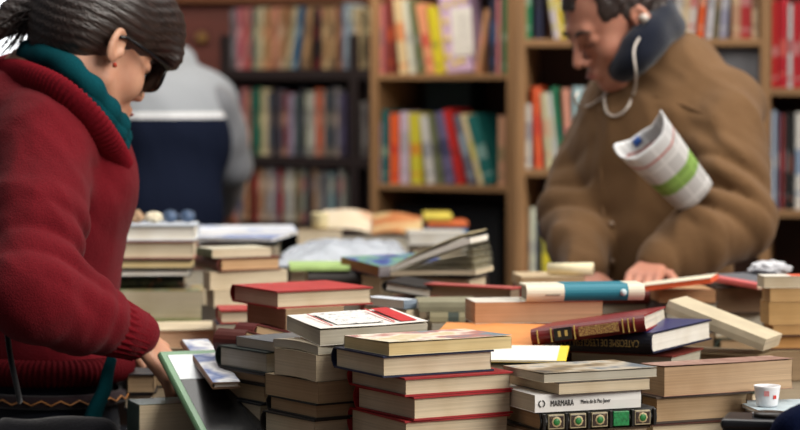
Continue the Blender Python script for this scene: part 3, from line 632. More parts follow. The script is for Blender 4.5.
# leaning green album and the pale booklet over it
ga = (.10, .29, .012); gp = Vector((-.262, 3.47, TOP + .001))
r = lay_book(gp, (R(22.4), 0, R(20.6)), ga[0] * 1.0, ga[1], ga[2], 'L', True, (96, 132, 98), tm=paint((104, 142, 106), .25, .06), pm=PG, name='photo_album', label='large green framed album leaning down beside the short dark stack'); r['category'] = 'book'
A_, B_ = ga[0] * 1.0 / 2, ga[1] / 2
boxes('white_cover_panel', [(-A_ + .012, A_ - .006, B_ - .085, B_ - .012, ga[2], ga[2] + .0006)], paint((214, 220, 222), .2, .1), r)
boxes('black_cover_panel', [(-A_ + .012, A_ - .006, -B_ + .012, B_ - .086, ga[2], ga[2] + .0006)], mottle([(18, 18, 20), (34, 34, 34), (20, 20, 22), (50, 50, 48)], 60, (1, 3, 1), .25), r)
fill(-.345, 3.69, TOP + .055, R(20), 'propping up the green album', .09, .07)
r = lay_book((-.266, 3.565, .986), (R(7.7), 0, R(14.5)), .042, .26, .010, 'L', True, (112, 84, 62), tm=mottle([(190, 196, 210), (90, 110, 160), (226, 226, 226), (150, 150, 160)], 14), pm=PGW, name='hardcover_book', label='brown edged book with pale blue cover leaning over the green album')
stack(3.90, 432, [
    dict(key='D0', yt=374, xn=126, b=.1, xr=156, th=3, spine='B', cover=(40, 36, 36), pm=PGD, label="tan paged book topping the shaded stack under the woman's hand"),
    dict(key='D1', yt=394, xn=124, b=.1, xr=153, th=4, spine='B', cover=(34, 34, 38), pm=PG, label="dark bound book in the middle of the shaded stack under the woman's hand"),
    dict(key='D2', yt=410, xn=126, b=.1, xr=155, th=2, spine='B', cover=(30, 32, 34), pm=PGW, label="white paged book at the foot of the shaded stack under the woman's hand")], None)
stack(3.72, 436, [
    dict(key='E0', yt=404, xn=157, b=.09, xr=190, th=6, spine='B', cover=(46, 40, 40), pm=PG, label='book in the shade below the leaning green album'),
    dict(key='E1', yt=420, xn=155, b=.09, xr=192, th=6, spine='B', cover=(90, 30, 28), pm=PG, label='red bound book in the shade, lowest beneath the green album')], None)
# ------------------------------------------------------------------ far table: papers, plastic sheet, brochures
def pile(px, py, D, label, a=.2, b=.14, yaw=0):
    p = at(px, py, D); fill(p.x, p.y + b / 2, p.z, yaw, label, a, b); return p
p = pile(228, 244, 5.15, 'under the blue and white brochures', .2, .16)
for i, (dx, dy, yw, tm_, lb) in enumerate(((-.05, .02, 12, (206, 214, 232), 'pale blue brochure lying lowest behind the sloping stack'), (.0, .05, -16, (120, 140, 190), 'blue printed brochure in the middle behind the sloping stack'), (.04, .09, 6, (232, 234, 240), 'white brochure topping the brochures behind the sloping stack'))):
    lay_book((p.x + dx - .1, p.y + dy - .05, p.z + .001 + i * .0075), (R(2), 0, R(yw)), .2, .15, .006, 'L', False, tm_, tm=mottle([tm_, (236, 238, 244), tm_, (150, 170, 214)], 12), pm=PGW, name='brochure', label=lb)['category'] = 'brochure'
p = pile(345, 266, 4.95, 'under the plastic sheet', .22, .2)
def plastic():
    m, n, l, b = newmat('plastic_film'); b.inputs['Base Color'].default_value = (.62, .66, .72, 1); b.inputs['Roughness'].default_value = .12
    b.inputs['Transmission Weight'].default_value = .35; b.inputs['IOR'].default_value = 1.2; t = noise(n, l, 30, 5); bump(n, l, b, t.outputs['Fac'], .9, .01); b.inputs['Specular IOR Level'].default_value = .9; return m
pl = empty('plastic_sheet', (p.x, p.y + .12, p.z)); tag(pl, 'crumpled translucent grey plastic sheet spread over books behind the salmon red one', 'plastic sheet')
from mathutils import noise as nz
n = 46; v = []; f = []
for j in range(n + 1):
    for i in range(n + 1):
        x, y = (i / n - .5) * .27, (j / n - .5) * .34; q = Vector((x * 13, y * 13, 1.3))
        e = max(0, 1 - (2 * abs(x) / .27) ** 4) * max(0, 1 - (2 * abs(y) / .34) ** 4)
        v.append((x + .012 * nz.noise(q * 1.3), y + .012 * nz.noise(q * 1.1 + Vector((3, 3, 3))), .003 + .052 * e * (.45 + .5 * (1 - abs(nz.noise(q))) * (.4 + abs(nz.noise(q * .5))) + .25 * abs(nz.noise(q * 2.7)))))
for j in range(n):
    for i in range(n): f.append((j * (n + 1) + i, j * (n + 1) + i + 1, (j + 1) * (n + 1) + i + 1, (j + 1) * (n + 1) + i))
o = mesh('film', v, f, plastic(), pl, smooth=True); o.modifiers.new('s', 'SOLIDIFY').thickness = .0008
p = pile(372, 236, 5.95, 'under the open magazine', .22, .16)
r = empty('open_magazine', (p.x, p.y + .08, p.z + .001)); tag(r, 'open magazine with cream and orange pages lying at the far end of the heap', 'magazine')
for s_, cs_ in ((-1, [(214, 200, 170), (222, 208, 184), (206, 160, 126)]), (1, [(176, 104, 60), (190, 120, 74), (206, 180, 130)])):
    v = []; f = []; n = 12
    for q in (0, 1):
        for j in (0, 1):
            for i in range(n + 1):
                u = i / n; v.append((s_ * u * .118, -.08 + .16 * j + (.03 * (1 - u) if s_ < 0 else -.02 * u), .004 + .010 * math.sin(math.pi * min(1, u * 1.1)) * (1 - .4 * u) + .012 * u * (1 if s_ < 0 else -.2) + .036 * j - q * .003))
    w = n + 1
    for i in range(n):
        for qq in ((i, i + 1, w + i + 1, w + i), (2 * w + i, 3 * w + i, 3 * w + i + 1, 2 * w + i + 1), (i, 2 * w + i, 2 * w + i + 1, i + 1), (w + i, w + i + 1, 3 * w + i + 1, 3 * w + i)): f.append(qq if s_ > 0 else qq[::-1])
    f.append((n, 2 * w + n, 3 * w + n, w + n) if s_ > 0 else (n, w + n, 3 * w + n, 2 * w + n))
    mesh('page_spread', v, f, mottle(cs_, 14), r, smooth=False)
p = pile(319, 230, 5.75, 'under the small cream mug', .1, .1)
cup2 = empty('cream_mug', (p.x, p.y + .05, p.z)); tag(cup2, 'small cream roll like cup beside the open magazine', 'cup')
v = []; f = []; n = 24; prof = [(0, 0), (.014, 0), (.019, .005), (.020, .034), (.0205, .036), (.0185, .036), (.0175, .006), (0, .004)]
for rr, zz in prof:
    for i in range(n): v.append((rr * math.cos(2 * math.pi * i / n), rr * math.sin(2 * math.pi * i / n), zz))
for j in range(len(prof) - 1):
    for i in range(n): f.append((j * n + i, j * n + (i + 1) % n, (j + 1) * n + (i + 1) % n, (j + 1) * n + i))
mesh('cup_body', v, f, paint((226, 214, 170), .5), cup2, smooth=True)
put('W10', 'white edged book lying beyond the blue and green paperback', 409, 233, 245, 5.45, 3, xr=466, b=.13, spine='B', cover=(214, 210, 200), pm=PGW, hard=False)
r, a, b, t, P = BK['W10']; fill(r.location.x, r.location.y, P.z, R(3), 'under the white edged book', .11, .12)
stack(6.25, 240, [
    dict(key='W11', yt=214, xn=424, b=.13, xr=452, th=2, spine='F', cover=(206, 186, 70), pm=PG, label='yellow spined book farthest on the second table'),
    dict(key='W12', yt=222, xn=428, b=.13, xr=468, th=2, spine='F', cover=(196, 96, 44), pm=PG, label='orange spined book under the yellow one on the second table'),
    dict(key='W13', yt=228, xn=426, b=.13, xr=467, th=2, spine='F', cover=(84, 130, 170), pm=PG, label='light blue spined book under the orange one on the second table')], 'under the blue spined book')
# folded sunglasses and a paper ball on the stack behind the woman
r, a, b, t, P = BK['L1']; zt = P.z + t + .001
p = at(154, 222, 4.72); crumple('paper_ball', 'small crumpled cream paper ball on the stack behind the woman', 'paper', (p.x, 4.72, zt), (.017, .016, .010), paint((224, 214, 190), .8), 5)
p = at(136, 222, 4.70); crumple('paper_scrap', 'brownish paper scrap on the stack beside the paper ball', 'paper', (p.x, 4.71, zt), (.014, .016, .012), paint((170, 140, 110), .8), 8)
g = empty('folded_glasses', (at(178, 222, 4.7).x, 4.72, zt)); tag(g, 'folded blue grey glasses lying on the stack behind the woman', 'glasses')
for s_ in (-1, 1):
    o = tube('lens_rim', [(s_ * .016 + .013 * math.cos(w), .0, .0125 + .0105 * math.sin(w)) for w in [2 * math.pi * i / 20 for i in range(21)]], .0018, paint((70, 86, 110), .3), g, 8)
    tube('lens', [(s_ * .016, .0005, .0125), (s_ * .016, -.0005, .0125)], .0115, paint((90, 110, 140), .1), g, 20)
tube('temple', [(-.03, .004, .016), (.028, .010, .012)], .0016, paint((60, 76, 104), .3), g, 8)
tube('temple', [(.03, .007, .017), (-.028, .014, .010)], .0016, paint((60, 76, 104), .3), g, 8)
# ------------------------------------------------------------------ bookshelves along the back
CN = {'white': (214, 210, 202), 'cream': (216, 200, 160), 'grey': (152, 152, 156), 'dark': (44, 40, 44), 'black': (26, 26, 30), 'pink': (206, 120, 124), 'red': (190, 44, 44), 'orange': (222, 96, 44),
      'tan': (190, 150, 112), 'brown': (112, 66, 44), 'yellow': (214, 200, 50), 'green': (44, 124, 82), 'olive': (110, 112, 74), 'teal': (24, 104, 100), 'blue': (60, 104, 160), 'navy': (30, 34, 66),
      'lilac': (196, 176, 206), 'maroon': (128, 44, 40), 'pale blue': (170, 200, 214), 'slate': (98, 102, 124), 'salmon': (226, 150, 120)}
class Unit:
    def __init__(s, px, Y, phi): s.O = at(px, 80, Y); s.phi = R(phi); s.e = Vector((math.cos(s.phi), -math.sin(s.phi), 0)); s.d = Vector((math.sin(s.phi), math.cos(s.phi), 0))
    def u(s, px, back=0):
        tx = (px - 400) / F / math.cos(PITCH); o = s.O + s.d * back
        return (tx * o.y - o.x) / (s.e.x - tx * s.e.y)
    def depth(s, u): return s.O.y + s.e.y * u
    def z(s, py, px): return at(400, py, s.depth(s.u(px))).z
    def w(s, u, v, z): p = s.O + s.e * u + s.d * v; return Vector((p.x, p.y, z))
def shelf_unit(U, name, label, x0, x1, ztop, boards, col, post=.02, depth=.24, thick=.018, back=None, posts=(), zb=0.0):
    r = empty(name, U.w((x0 + x1) / 2, depth / 2, 0), (0, 0, -U.phi)); tag(r, label, 'bookshelf')
    cx = (x0 + x1) / 2; wv = wood(col, sc=(30, 30, 2.5)); wh = wood(col, sc=(2.5, 30, 30))
    for x in [x0, x1 - post] + [p - post / 2 for p in posts]: boxes('side_panel', [(x - cx, x - cx + post, -depth / 2, depth / 2, zb, ztop)], wv, r, .0015)
    xs = [x0] + list(posts) + [x1]
    for zz, a, b in boards: boxes('shelf_board', [(a - cx, b - cx, -depth / 2 + .002, depth / 2 - .012, zz - thick, zz)], wh, r, .0015)
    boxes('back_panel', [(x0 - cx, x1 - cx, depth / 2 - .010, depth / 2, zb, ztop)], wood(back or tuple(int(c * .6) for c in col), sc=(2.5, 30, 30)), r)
    return r
_seen = {}
ORD = ['first', 'second', 'third', 'fourth', 'fifth', 'sixth', 'seventh', 'eighth', 'ninth', 'tenth', 'eleventh', 'twelfth', 'thirteenth', 'fourteenth', 'fifteenth', 'sixteenth', 'seventeenth', 'eighteenth', 'nineteenth', 'twentieth',
       'twenty-first', 'twenty-second', 'twenty-third', 'twenty-fourth', 'twenty-fifth', 'twenty-sixth', 'twenty-seventh', 'twenty-eighth', 'twenty-ninth', 'thirtieth', 'thirty-first', 'thirty-second', 'thirty-third', 'thirty-fourth']
def row(U, zf, books, where, group, kind='book', back=.02, seed=0, start='end nearest the woman'):
    """books: (u0, u1, height, colour name, lean degrees, depth, title colour)"""
    k = random.Random(seed); fit = []; prev = None
    for (u0, u1, h, cn, lean, dep, tc) in books:      # leaning neighbours rest against each other, never inside
        L = R(lean * 1.2); wd = (u1 - u0) * .95
        if prev:
            pr, pL, ph = prev; need = pr + .0006 + min(h, ph) * max(0, math.sin(pL) - math.sin(L)); u0 = max(u0, need)
        fit.append((u0, u0 + wd, h, cn, lean, dep, tc)); prev = (u0 + wd / math.cos(L), L, h)
    books = fit
    for i, (u0, u1, h, cn, lean, dep, tc) in enumerate(books):
        L = R(lean * 1.2); wd = max(.006, (u1 - u0) * math.cos(L)) - .0008; c = CN[cn]
        r = empty('book' if kind == 'book' else 'comic_album', U.w(u0, back, zf), (0, 0, -U.phi))
        r.rotation_euler = Euler((0, 0, 0)); M_ = Matrix.Rotation(-U.phi, 4, 'Z') @ Matrix.Rotation(L, 4, 'Y')
        lift = wd * math.sin(-L) if L < 0 else 0
        if L > 0: lift = 0
        # pivot stays on the board
        off = Vector((0, 0, 0)); cn_ = [M_ @ Vector((x, 0, 0)) for x in (0, wd)]; lift = -min(q.z for q in cn_)
        r.matrix_world = Matrix.Translation(U.w(u0, back, zf + lift + .0005)) @ M_
        def fn(x, y, z): return (z, x, y)
        cc = tuple(min(255, max(0, v + k.randint(-8, 8))) for v in c); ti = tuple(int(.5 * x + .5 * y) for x, y in zip(CN[tc], cc))
        hard = k.random() < .5
        cm = paint(cc, .45, .1, 25)
        z_ = [h * q for q in (k.uniform(.08, .16), k.uniform(.22, .35), k.uniform(.5, .62), k.uniform(.78, .92))]
        sm = bands(2, [(0, cc), (min(z_[0], .195), ti), (min(z_[0] + .008, .196), cc), (min(z_[2] * .7, .197), ti), (min(z_[2] * .7 + h * k.uniform(.08, .3), .198), cc)]) if tc != cn else cm
        if kind == 'comic':
            sm = mottle([cc, ti, tuple(int(v * .7) for v in cc), cc, CN[k.choice(['white', 'tan', 'pink', 'white', 'cream'])]], 16, (1.5, 1, .8), detail=2)
        book_meshes(dep, h, wd, False if kind == 'comic' else hard, cm, sm, cm, PG, fn, r, seg=3)
        nb = [books[j][3] for j in (i - 1, i + 1) if 0 <= j < len(books)]
        side = f'between {nb[0]} and {nb[1]} ones' if len(nb) == 2 and nb[0] != nb[1] else (f'flanked by two {nb[0]} ones' if len(nb) == 2 else f'at the end beside a {nb[0]} one')
        wt = 'leaning ' if abs(lean) > 5 else ''; sz = 'thick' if wd > .034 else ('slim' if wd < .02 else 'narrow')
        lab = f'{wt}{sz} {cn} spine {side}, {where}'
        if len(lab.replace(',', '').split()) > 16: lab = f'{cn} spine {side}, {where}'
        if lab in _seen:
            lab = f'{wt}{cn} spine {where}, {ORD[i]} from its {start}'
        _seen[lab] = 1; tag(r, lab, 'book', group)
def rowpx(U, zf, spec, where, group, **kw):
    """spec rows: (px0, px1, top height, colour, lean, title colour)"""
    bk = kw.get('back', .02); out = []
    for q in spec:
        p0, p1, h, cn, lean, tc = q; out.append((U.u(p0, bk), U.u(p1, bk), h, cn, lean, min(.125, h * .72), tc))
    row(U, zf, out, where, group, **kw)
# dark unit with comic albums and film cases
A = Unit(225, 8.55, 24); a1 = A.u(376)
zA1, zA2, zA3 = A.z(69, 290), A.z(156, 290), A.z(222, 290)
shelf_unit(A, 'bookshelf', 'nearly black bookshelf with rows of comic albums behind the man seen from behind', -.02, a1, A.z(34, 350), [(zA1, 0, a1), (zA2, 0, a1), (zA3, 0, a1), (.35, 0, a1), (.06, 0, a1)], (34, 22, 24), post=.03, thick=.036, posts=(A.u(353),), back=(24, 18, 20))
def rnd_row(px0, px1, wpx, h, cols, seed, jit=.012):
    k = random.Random(seed); x = px0; out = []; i = 0
    while x < px1 - 2 and i < len(cols):
        w = wpx * k.uniform(.75, 1.25); c = cols[i]; out.append((x, min(px1, x + w), h + k.uniform(-jit, jit), c if isinstance(c, str) else c[0], 0 if isinstance(c, str) else c[1], k.choice(['white', 'cream', 'dark', 'red', 'slate', 'tan']))); x += w; i += 1
    return out
s1 = [(231, 237, .20, 'grey', 0, 'dark'), (237, 244, .205, 'pink', 0, 'white'), (244, 252, .205, 'pink', 0, 'red'), (252, 256, .20, 'teal', 0, 'cream'), (256, 264, .205, 'cream', 0, 'tan'), (264, 271, .20, 'tan', 0, 'salmon'), (271, 279, .205, 'salmon', 0, 'brown'),
      (279, 285, .20, 'tan', 0, 'white'), (285, 291, .205, 'cream', 7, 'olive'), (291, 297, .205, 'blue', 7, 'white'), (300, 307, .205, 'tan', 6, 'dark'), (309, 318, .20, 'black', 0, 'red'), (318, 325, .205, 'tan', 0, 'cream'), (325, 333, .205, 'tan', 0, 'black'), (333, 339, .20, 'brown', 0, 'tan'), (339, 345, .215, 'pale blue', 0, 'slate'), (345, 351, .205, 'white', 0, 'blue'), (352, 359, .20, 'cream', 0, 'tan'), (360, 367, .19, 'olive', 0, 'cream'), (367, 374, .195, 'cream', 0, 'olive')]
rowpx(A, zA1, s1, 'top row of the dark bookshelf', 'comic albums in the dark bookshelf', kind='comic', seed=1)
c2 = ['dark', 'slate', 'pink', 'salmon', 'teal', 'green', 'cream', 'slate', 'dark', 'slate', 'maroon', 'lilac', 'slate', 'dark', 'white', 'white', 'orange', 'salmon', 'slate', 'navy', 'grey', 'slate', 'pale blue', 'dark']
rowpx(A, zA2, rnd_row(231, 345, 5.4, .215, c2, 4), 'middle row of the dark bookshelf', 'comic albums in the dark bookshelf', kind='comic', seed=2)
rowpx(A, zA2, [(361, 367, .18, 'grey', 0, 'dark'), (368, 373, .19, 'dark', 0, 'grey')], 'narrow end bay of the dark bookshelf', 'comic albums in the dark bookshelf', kind='comic', seed=9)
c3 = ['grey', 'slate', 'tan', 'brown', 'maroon', 'tan', 'grey', 'white', 'slate', 'red', 'grey', 'white', 'olive', 'grey', 'dark', 'tan', 'grey', 'slate', 'pale blue', 'navy', 'white', 'grey', 'pale blue', 'white', 'grey']
rowpx(A, zA3, rnd_row(231, 345, 5.2, .175, c3, 6), 'lowest row of the dark bookshelf', 'comic albums in the dark bookshelf', kind='comic', seed=3)
# light wooden unit in the middle
OAK = (150, 114, 78)
B = Unit(370, 7.30, 30); b1 = B.u(514)
zB1, zB2 = B.z(74, 440), B.z(185, 440)
shelf_unit(B, 'bookshelf', 'light wooden bookshelf with colourful leaning books between the dark shelf and the man', 0, b1, 1.9, [(zB1, 0, b1), (zB2, 0, b1), (zB1 + .33, 0, b1), (.82, 0, b1), (.5, 0, b1), (.12, 0, b1)], OAK, post=.024, thick=.016, back=(58, 34, 22), depth=.26)
px2 = lambda px: B.u(px, .02)
spec = [(377, 384, .20, 'pink', 0, 'slate'), (385, 393, .23, 'maroon', 0, 'orange'), (398, 407, .215, 'cream', -5, 'orange'), (407, 413, .21, 'white', -6, 'grey'), (413, 420, .21, 'olive', -8, 'grey'), (421, 430, .20, 'salmon', -9, 'red'), (431, 438, .19, 'yellow', -7, 'olive'), (474, 480, .18, 'tan', 8, 'salmon'), (488, 495, .215, 'navy', 0, 'blue'), (496, 500, .21, 'pink', 0, 'tan'), (501, 506, .215, 'green', 0, 'white')]
rowpx(B, zB1, spec, 'upper row of the light shelf', 'books in the light wooden bookshelf', seed=11)
# lilac gift bag with white sheet
p = B.w(B.u(459, .05), .05, zB1 + .0005)
g = empty('gift_bag', p, (0, R(-4), -B.phi)); tag(g, 'lilac bag with yellow dots standing among the books on the light wooden bookshelf', 'bag')
boxes('bag_body', [(-.052, .044, 0, .07, 0.004, .225)], paint((204, 178, 214), .5), g, .004)
for i, (x, z) in enumerate(((-.032, .05), (-.03, .10), (-.034, .15), (-.01, .03), (-.028, .195), (.0, .20), (.028, .205), (.012, .035))):
    tube('yellow_dot', [(x, .001, z), (x, -.0015, z)], .009, paint((222, 204, 90)), g, 14)
boxes('white_sheet', [(-.012, .052, -.004, -.001, .05, .185)], paint((232, 230, 226), .6), g)
for i in range(9): boxes('print_line', [(-.004, .044, -.0046, -.0040, .065 + i * .0125, .0675 + i * .0125)], paint((190, 190, 190)), g)
spec = [(376, 382, .175, 'lilac', 0, 'cream'), (382, 389, .21, 'teal', 0, 'cream'), (390, 399, .20, 'orange', 0, 'red'), (400, 409, .205, 'lilac', 0, 'grey'), (411, 422, .20, 'yellow', -2, 'orange'), (424, 432, .195, 'white', -6, 'slate'), (432, 438, .20, 'olive', -8, 'dark'), (438, 449, .205, 'slate', -8, 'navy'), (449, 457, .215, 'red', -10, 'maroon'), (457, 465, .20, 'slate', -12, 'pale blue'), (469, 475, .205, 'cream', -14, 'yellow'), (478, 490, .20, 'teal', -14, 'white'), (498, 505, .195, 'tan', 0, 'olive')]
rowpx(B, zB2, spec, 'lower row of the light shelf', 'books in the light wooden bookshelf', seed=12)
# teal box, and an added black box standing for the dark bay interior
def shelf_box(U, px0, px1, z, h, col, label, back=.12):
    u0, u1 = U.u(px0, back), U.u(px1, back); r = empty('gap_box', U.w((u0 + u1) / 2, back, z + .0005), (0, 0, -U.phi)); tag(r, label, 'box'); w = (u1 - u0) / 2
    boxes('box_body', [(-w, w, 0, .095, 0, h - .012)], paint(col, .6), r, .003); boxes('box_lid', [(-w - .002, w + .002, -.002, .097, h - .0115, h)], paint(tuple(min(255, int(c * 1.2)) for c in col), .6), r, .002)
shelf_box(B, 425, 470, zB2, .302, (20, 44, 52), 'dark teal box behind the leaning books of the light wooden bookshelf', .150)
shelf_box(B, 395, 500, .82, .24, (16, 18, 22), 'added black box standing for the dark interior, bottom bay of the light wooden bookshelf', .08)
# wide unit behind the reading man
Cc = Unit(515, 6.70, 12); c_1 = Cc.u(860); cm_ = Cc.u(764)
zC1, zC2, zC3 = Cc.z(39, 545), Cc.z(169, 535), Cc.z(279, 535); zC1r = Cc.z(41, 720); zD1, zD2 = Cc.z(88, 785), Cc.z(210, 785)
shelf_unit(Cc, 'bookshelf', 'wide light wooden bookshelf behind the man with the newspaper', 0, c_1, 1.9, [(zC1, 0, cm_), (zC2, 0, cm_), (zC3, 0, cm_), (zD1, cm_, c_1), (zD2, cm_, c_1), (.5, 0, c_1), (.12, 0, c_1)], (152, 114, 76), post=.026, thick=.02, posts=(cm_,), back=(74, 46, 30), depth=.26)
rowpx(Cc, zC1, [(524, 531, .21, 'green', 0, 'white'), (534, 542, .20, 'navy', 0, 'dark'), (542, 548, .19, 'white', -8, 'yellow'), (549, 554, .18, 'yellow', -8, 'white'), (556, 566, .21, 'dark', 0, 'white'), (567, 576, .20, 'grey', 0, 'white')] +
      [(x, x + 9, .20, c, 0, 'white') for x, c in zip(range(580, 664, 10), ['tan', 'slate', 'cream', 'grey', 'brown', 'white', 'dark', 'cream', 'grey'])] +
      [(671, 679, .21, 'white', 4, 'grey'), (680, 686, .205, 'cream', 4, 'tan'), (687, 693, .20, 'white', 4, 'red'), (695, 702, .21, 'orange', 4, 'white'), (704, 711, .205, 'white', 4, 'grey'), (712, 717, .20, 'olive', 3, 'tan'), (718, 726, .20, 'grey', 3, 'white'), (728, 737, .20, 'tan', 0, 'cream'), (738, 749, .21, 'red', 0, 'white'), (750, 757, .20, 'cream', 0, 'brown')],
      'upper row behind the reading man', 'books in the wide bookshelf', seed=21)
rowpx(Cc, zC2, [(520, 526, .18, 'pale blue', 0, 'white'), (526, 531, .17, 'white', 0, 'slate'), (532, 541, .215, 'orange', -2, 'red'), (542, 549, .20, 'cream', -4, 'salmon'), (550, 555, .20, 'white', -5, 'cream'), (556, 561, .215, 'green', -6, 'teal'), (562, 569, .21, 'salmon', -3, 'pink'), (570, 579, .215, 'pale blue', 0, 'white'), (580, 590, .21, 'white', 0, 'blue')],
      'second row behind the reading man', 'books in the wide bookshelf', seed=22)
rowpx(Cc, zC3, [(519, 527, .17, 'tan', 0, 'brown'), (529, 536, .185, 'white', 0, 'grey'), (537, 542, .19, 'navy', 0, 'dark'), (542, 550, .165, 'yellow', 0, 'olive'), (551, 558, .18, 'grey', 0, 'white')], 'third row behind the reading man', 'books in the wide bookshelf', seed=23)
shelf_box(Cc, 690, 758, Cc.z(125, 720) - .0, .12, (112, 108, 108), 'grey box on the wide bookshelf beside the reading man', .03) if False else None
r = empty('file_box', Cc.w((Cc.u(705, .03) + Cc.u(758, .03)) / 2, .03, zC2 + .0005), (0, 0, -Cc.phi)); tag(r, "tall grey cardboard box behind the reading man's shoulder", 'box')
wv_ = (Cc.u(758, .03) - Cc.u(705, .03)) / 2; boxes('box_body', [(-wv_, wv_, 0, .2, 0, .318)], paint((118, 116, 118), .7), r, .002); boxes('finger_hole_rim', [(-.015, .015, -.002, .001, .22, .25)], paint((60, 60, 62)), r, .001)
rowpx(Cc, zD1, [(771, 777, .225, 'red', 0, 'white'), (778, 786, .23, 'red', 0, 'salmon'), (787, 791, .215, 'white', 0, 'red'), (792, 799, .22, 'red', 0, 'white'), (800, 807, .225, 'red', 0, 'cream'), (808, 818, .22, 'maroon', 0, 'white')], 'upper row beyond the wooden post', 'books in the wide bookshelf', seed=24)
rowpx(Cc, zD2, [(771, 775, .255, 'pale blue', 0, 'white'), (776, 779, .25, 'slate', 0, 'white'), (780, 784, .245, 'maroon', 0, 'red'), (785, 789, .25, 'dark', 0, 'grey'), (789, 793, .24, 'black', 0, 'orange'), (794, 803, .25, 'white', 0, 'blue'), (804, 812, .245, 'grey', 0, 'white')], 'lower row beyond the wooden post', 'books in the wide bookshelf', seed=25)
# ------------------------------------------------------------------ people
def axes(f):
    f = Vector(f).normalized(); u = Vector((0, 0, 1)) - f * f.z; u.normalize(); s = u.cross(f); M = Matrix((f, s, u)).transposed(); return f, s, u, M
def wrinkle(amp, seeds, sc):
    """soft cloth folds: a few crossed waves"""
    k = random.Random(seeds); ws = [(k.uniform(-1, 1) * sc, k.uniform(-1, 1) * sc, k.uniform(-.8, .8) * sc, k.uniform(0, 6.3)) for _ in range(7)]
    def fn(X, Y, Z):
        q = 0
        for a, b, c, p in ws: q = q + np.sin(a * X + b * Y + c * Z + p + 1.6 * np.sin(.5 * c * X + .5 * a * Z + p))
        return (amp * q / 2.6).astype(np.float32)
    return fn
def ridges(amp, seed, sc, squash=(1, 1, .35), lo=.0):
    """sharp crested drapery, stretched downwards"""
    k = random.Random(seed); P = [(k.uniform(0, 6), k.uniform(0, 6), k.uniform(0, 6)) for _ in range(4)]
    def fn(X, Y, Z):
        x, y, z = X * sc * squash[0], Y * sc * squash[1], Z * sc * squash[2]; q = 0; a = 1
        for p0, p1, p2 in P:
            wx = x + .9 * np.sin(y * 1.3 + z + p1); wy = y + .9 * np.sin(z * 1.7 + x * .6 + p2)
            q = q + a * (1 - np.abs(np.sin(wx + .7 * wy + p0)) ** .8 - .35); x, y, z, a = y * 1.7, z * 1.7 + .3, x * 1.7, a * .5
        return (-amp * q).astype(np.float32)
    return fn
def folds_at(c, r, d, amp, freq):
    """creases across direction d near point c"""
    c = Vector(c); d = Vector(d).normalized()
    def fn(X, Y, Z):
        x, y, z = X - c.x, Y - c.y, Z - c.z; R2 = (x * x + y * y + z * z) / (r * r); t = x * d.x + y * d.y + z * d.z
        return (-amp * np.exp(-R2 * 1.6) * (np.abs(np.sin(freq * t + 9 * (x * d.y - y * d.x + .6 * z))) - .5)).astype(np.float32)
    return fn
def head_sdf(F_, Cc_, M, k=1.0, male=False):
    def L(x, y, z): return Cc_ + M @ (Vector((x, y, z)) * k)
    def e(x, y, z, a, b, c, kk=.012, op='add', rot=None): F_.ell(L(x, y, z), (a * k, b * k, c * k), M if rot is None else M @ rot, kk, op)
    def cp(p, q, r0, r1, kk=.008, op='add'): F_.cap(L(*p), L(*q), r0 * k, r1 * k, kk, op)
    j = 1.12 if male else .94
    e(-.012, 0, .045, .098, .078, .085)
    e(.034, 0, -.012, .058, .060, .080, .03); e(.074, 0, -.066, .023, .030, .034, .012)
    for y in (-1, 1):
        cp((.005, y * .050 * j, -.055), (.062, y * .018 * j, -.098), .024, .020, .02)
        e(.058, y * .036, -.034, .028, .024, .028, .018)
    e(.070, 0, -.102, .020 * j, .020 * j, .017, .014)
    cp((.084, -.030, .022), (.084, .030, .022), .012 if male else .009, .012 if male else .009, .014)
    for y in (-1, 1): e(.101, y * .031, .002, .014, .018, .013, .010, 'sub')
    for y in (-1, 1): e(.079, y * .031, .001, .0145, .0150, .0125, .003)   # lids over the eyeballs
    cp((.092, 0, .012), (.117 if male else .111, 0, -.034), .0070, .0105, .006)
    for y in (-1, 1): e(.103, y * .0115, -.040, .011, .008, .008, .005); 
    for y in (-1, 1): e(.106, y * .0065, -.0475, .005, .0035, .004, .002, 'sub')
    cp((.097, -.012, -.066), (.097, .012, -.066), .0065, .0065, .006); cp((.0955, -.011, -.0765), (.0955, .011, -.0765), .0070, .0070, .005)
    cp((.108, -.024, -.0712), (.108, .024, -.0712), .0022, .0022, .002, 'sub')
    if male:
        for y in (-1, 1): cp((.104, y * .019, -.042), (.094, y * .034, -.074), .0025, .0025, .006, 'sub')
    for y in (-1, 1):   # ears
        rt = Matrix.Rotation(y * -.35, 3, 'Z') @ Matrix.Rotation(.15, 3, 'Y')
        e(-.008, y * .080, -.003, .019, .007, .032, .004, rot=rt); e(-.004, y * .086, .0, .011, .006, .020, .003, 'sub', rt); e(.004, y * .080, -.012, .005, .005, .008, .003)
    return L
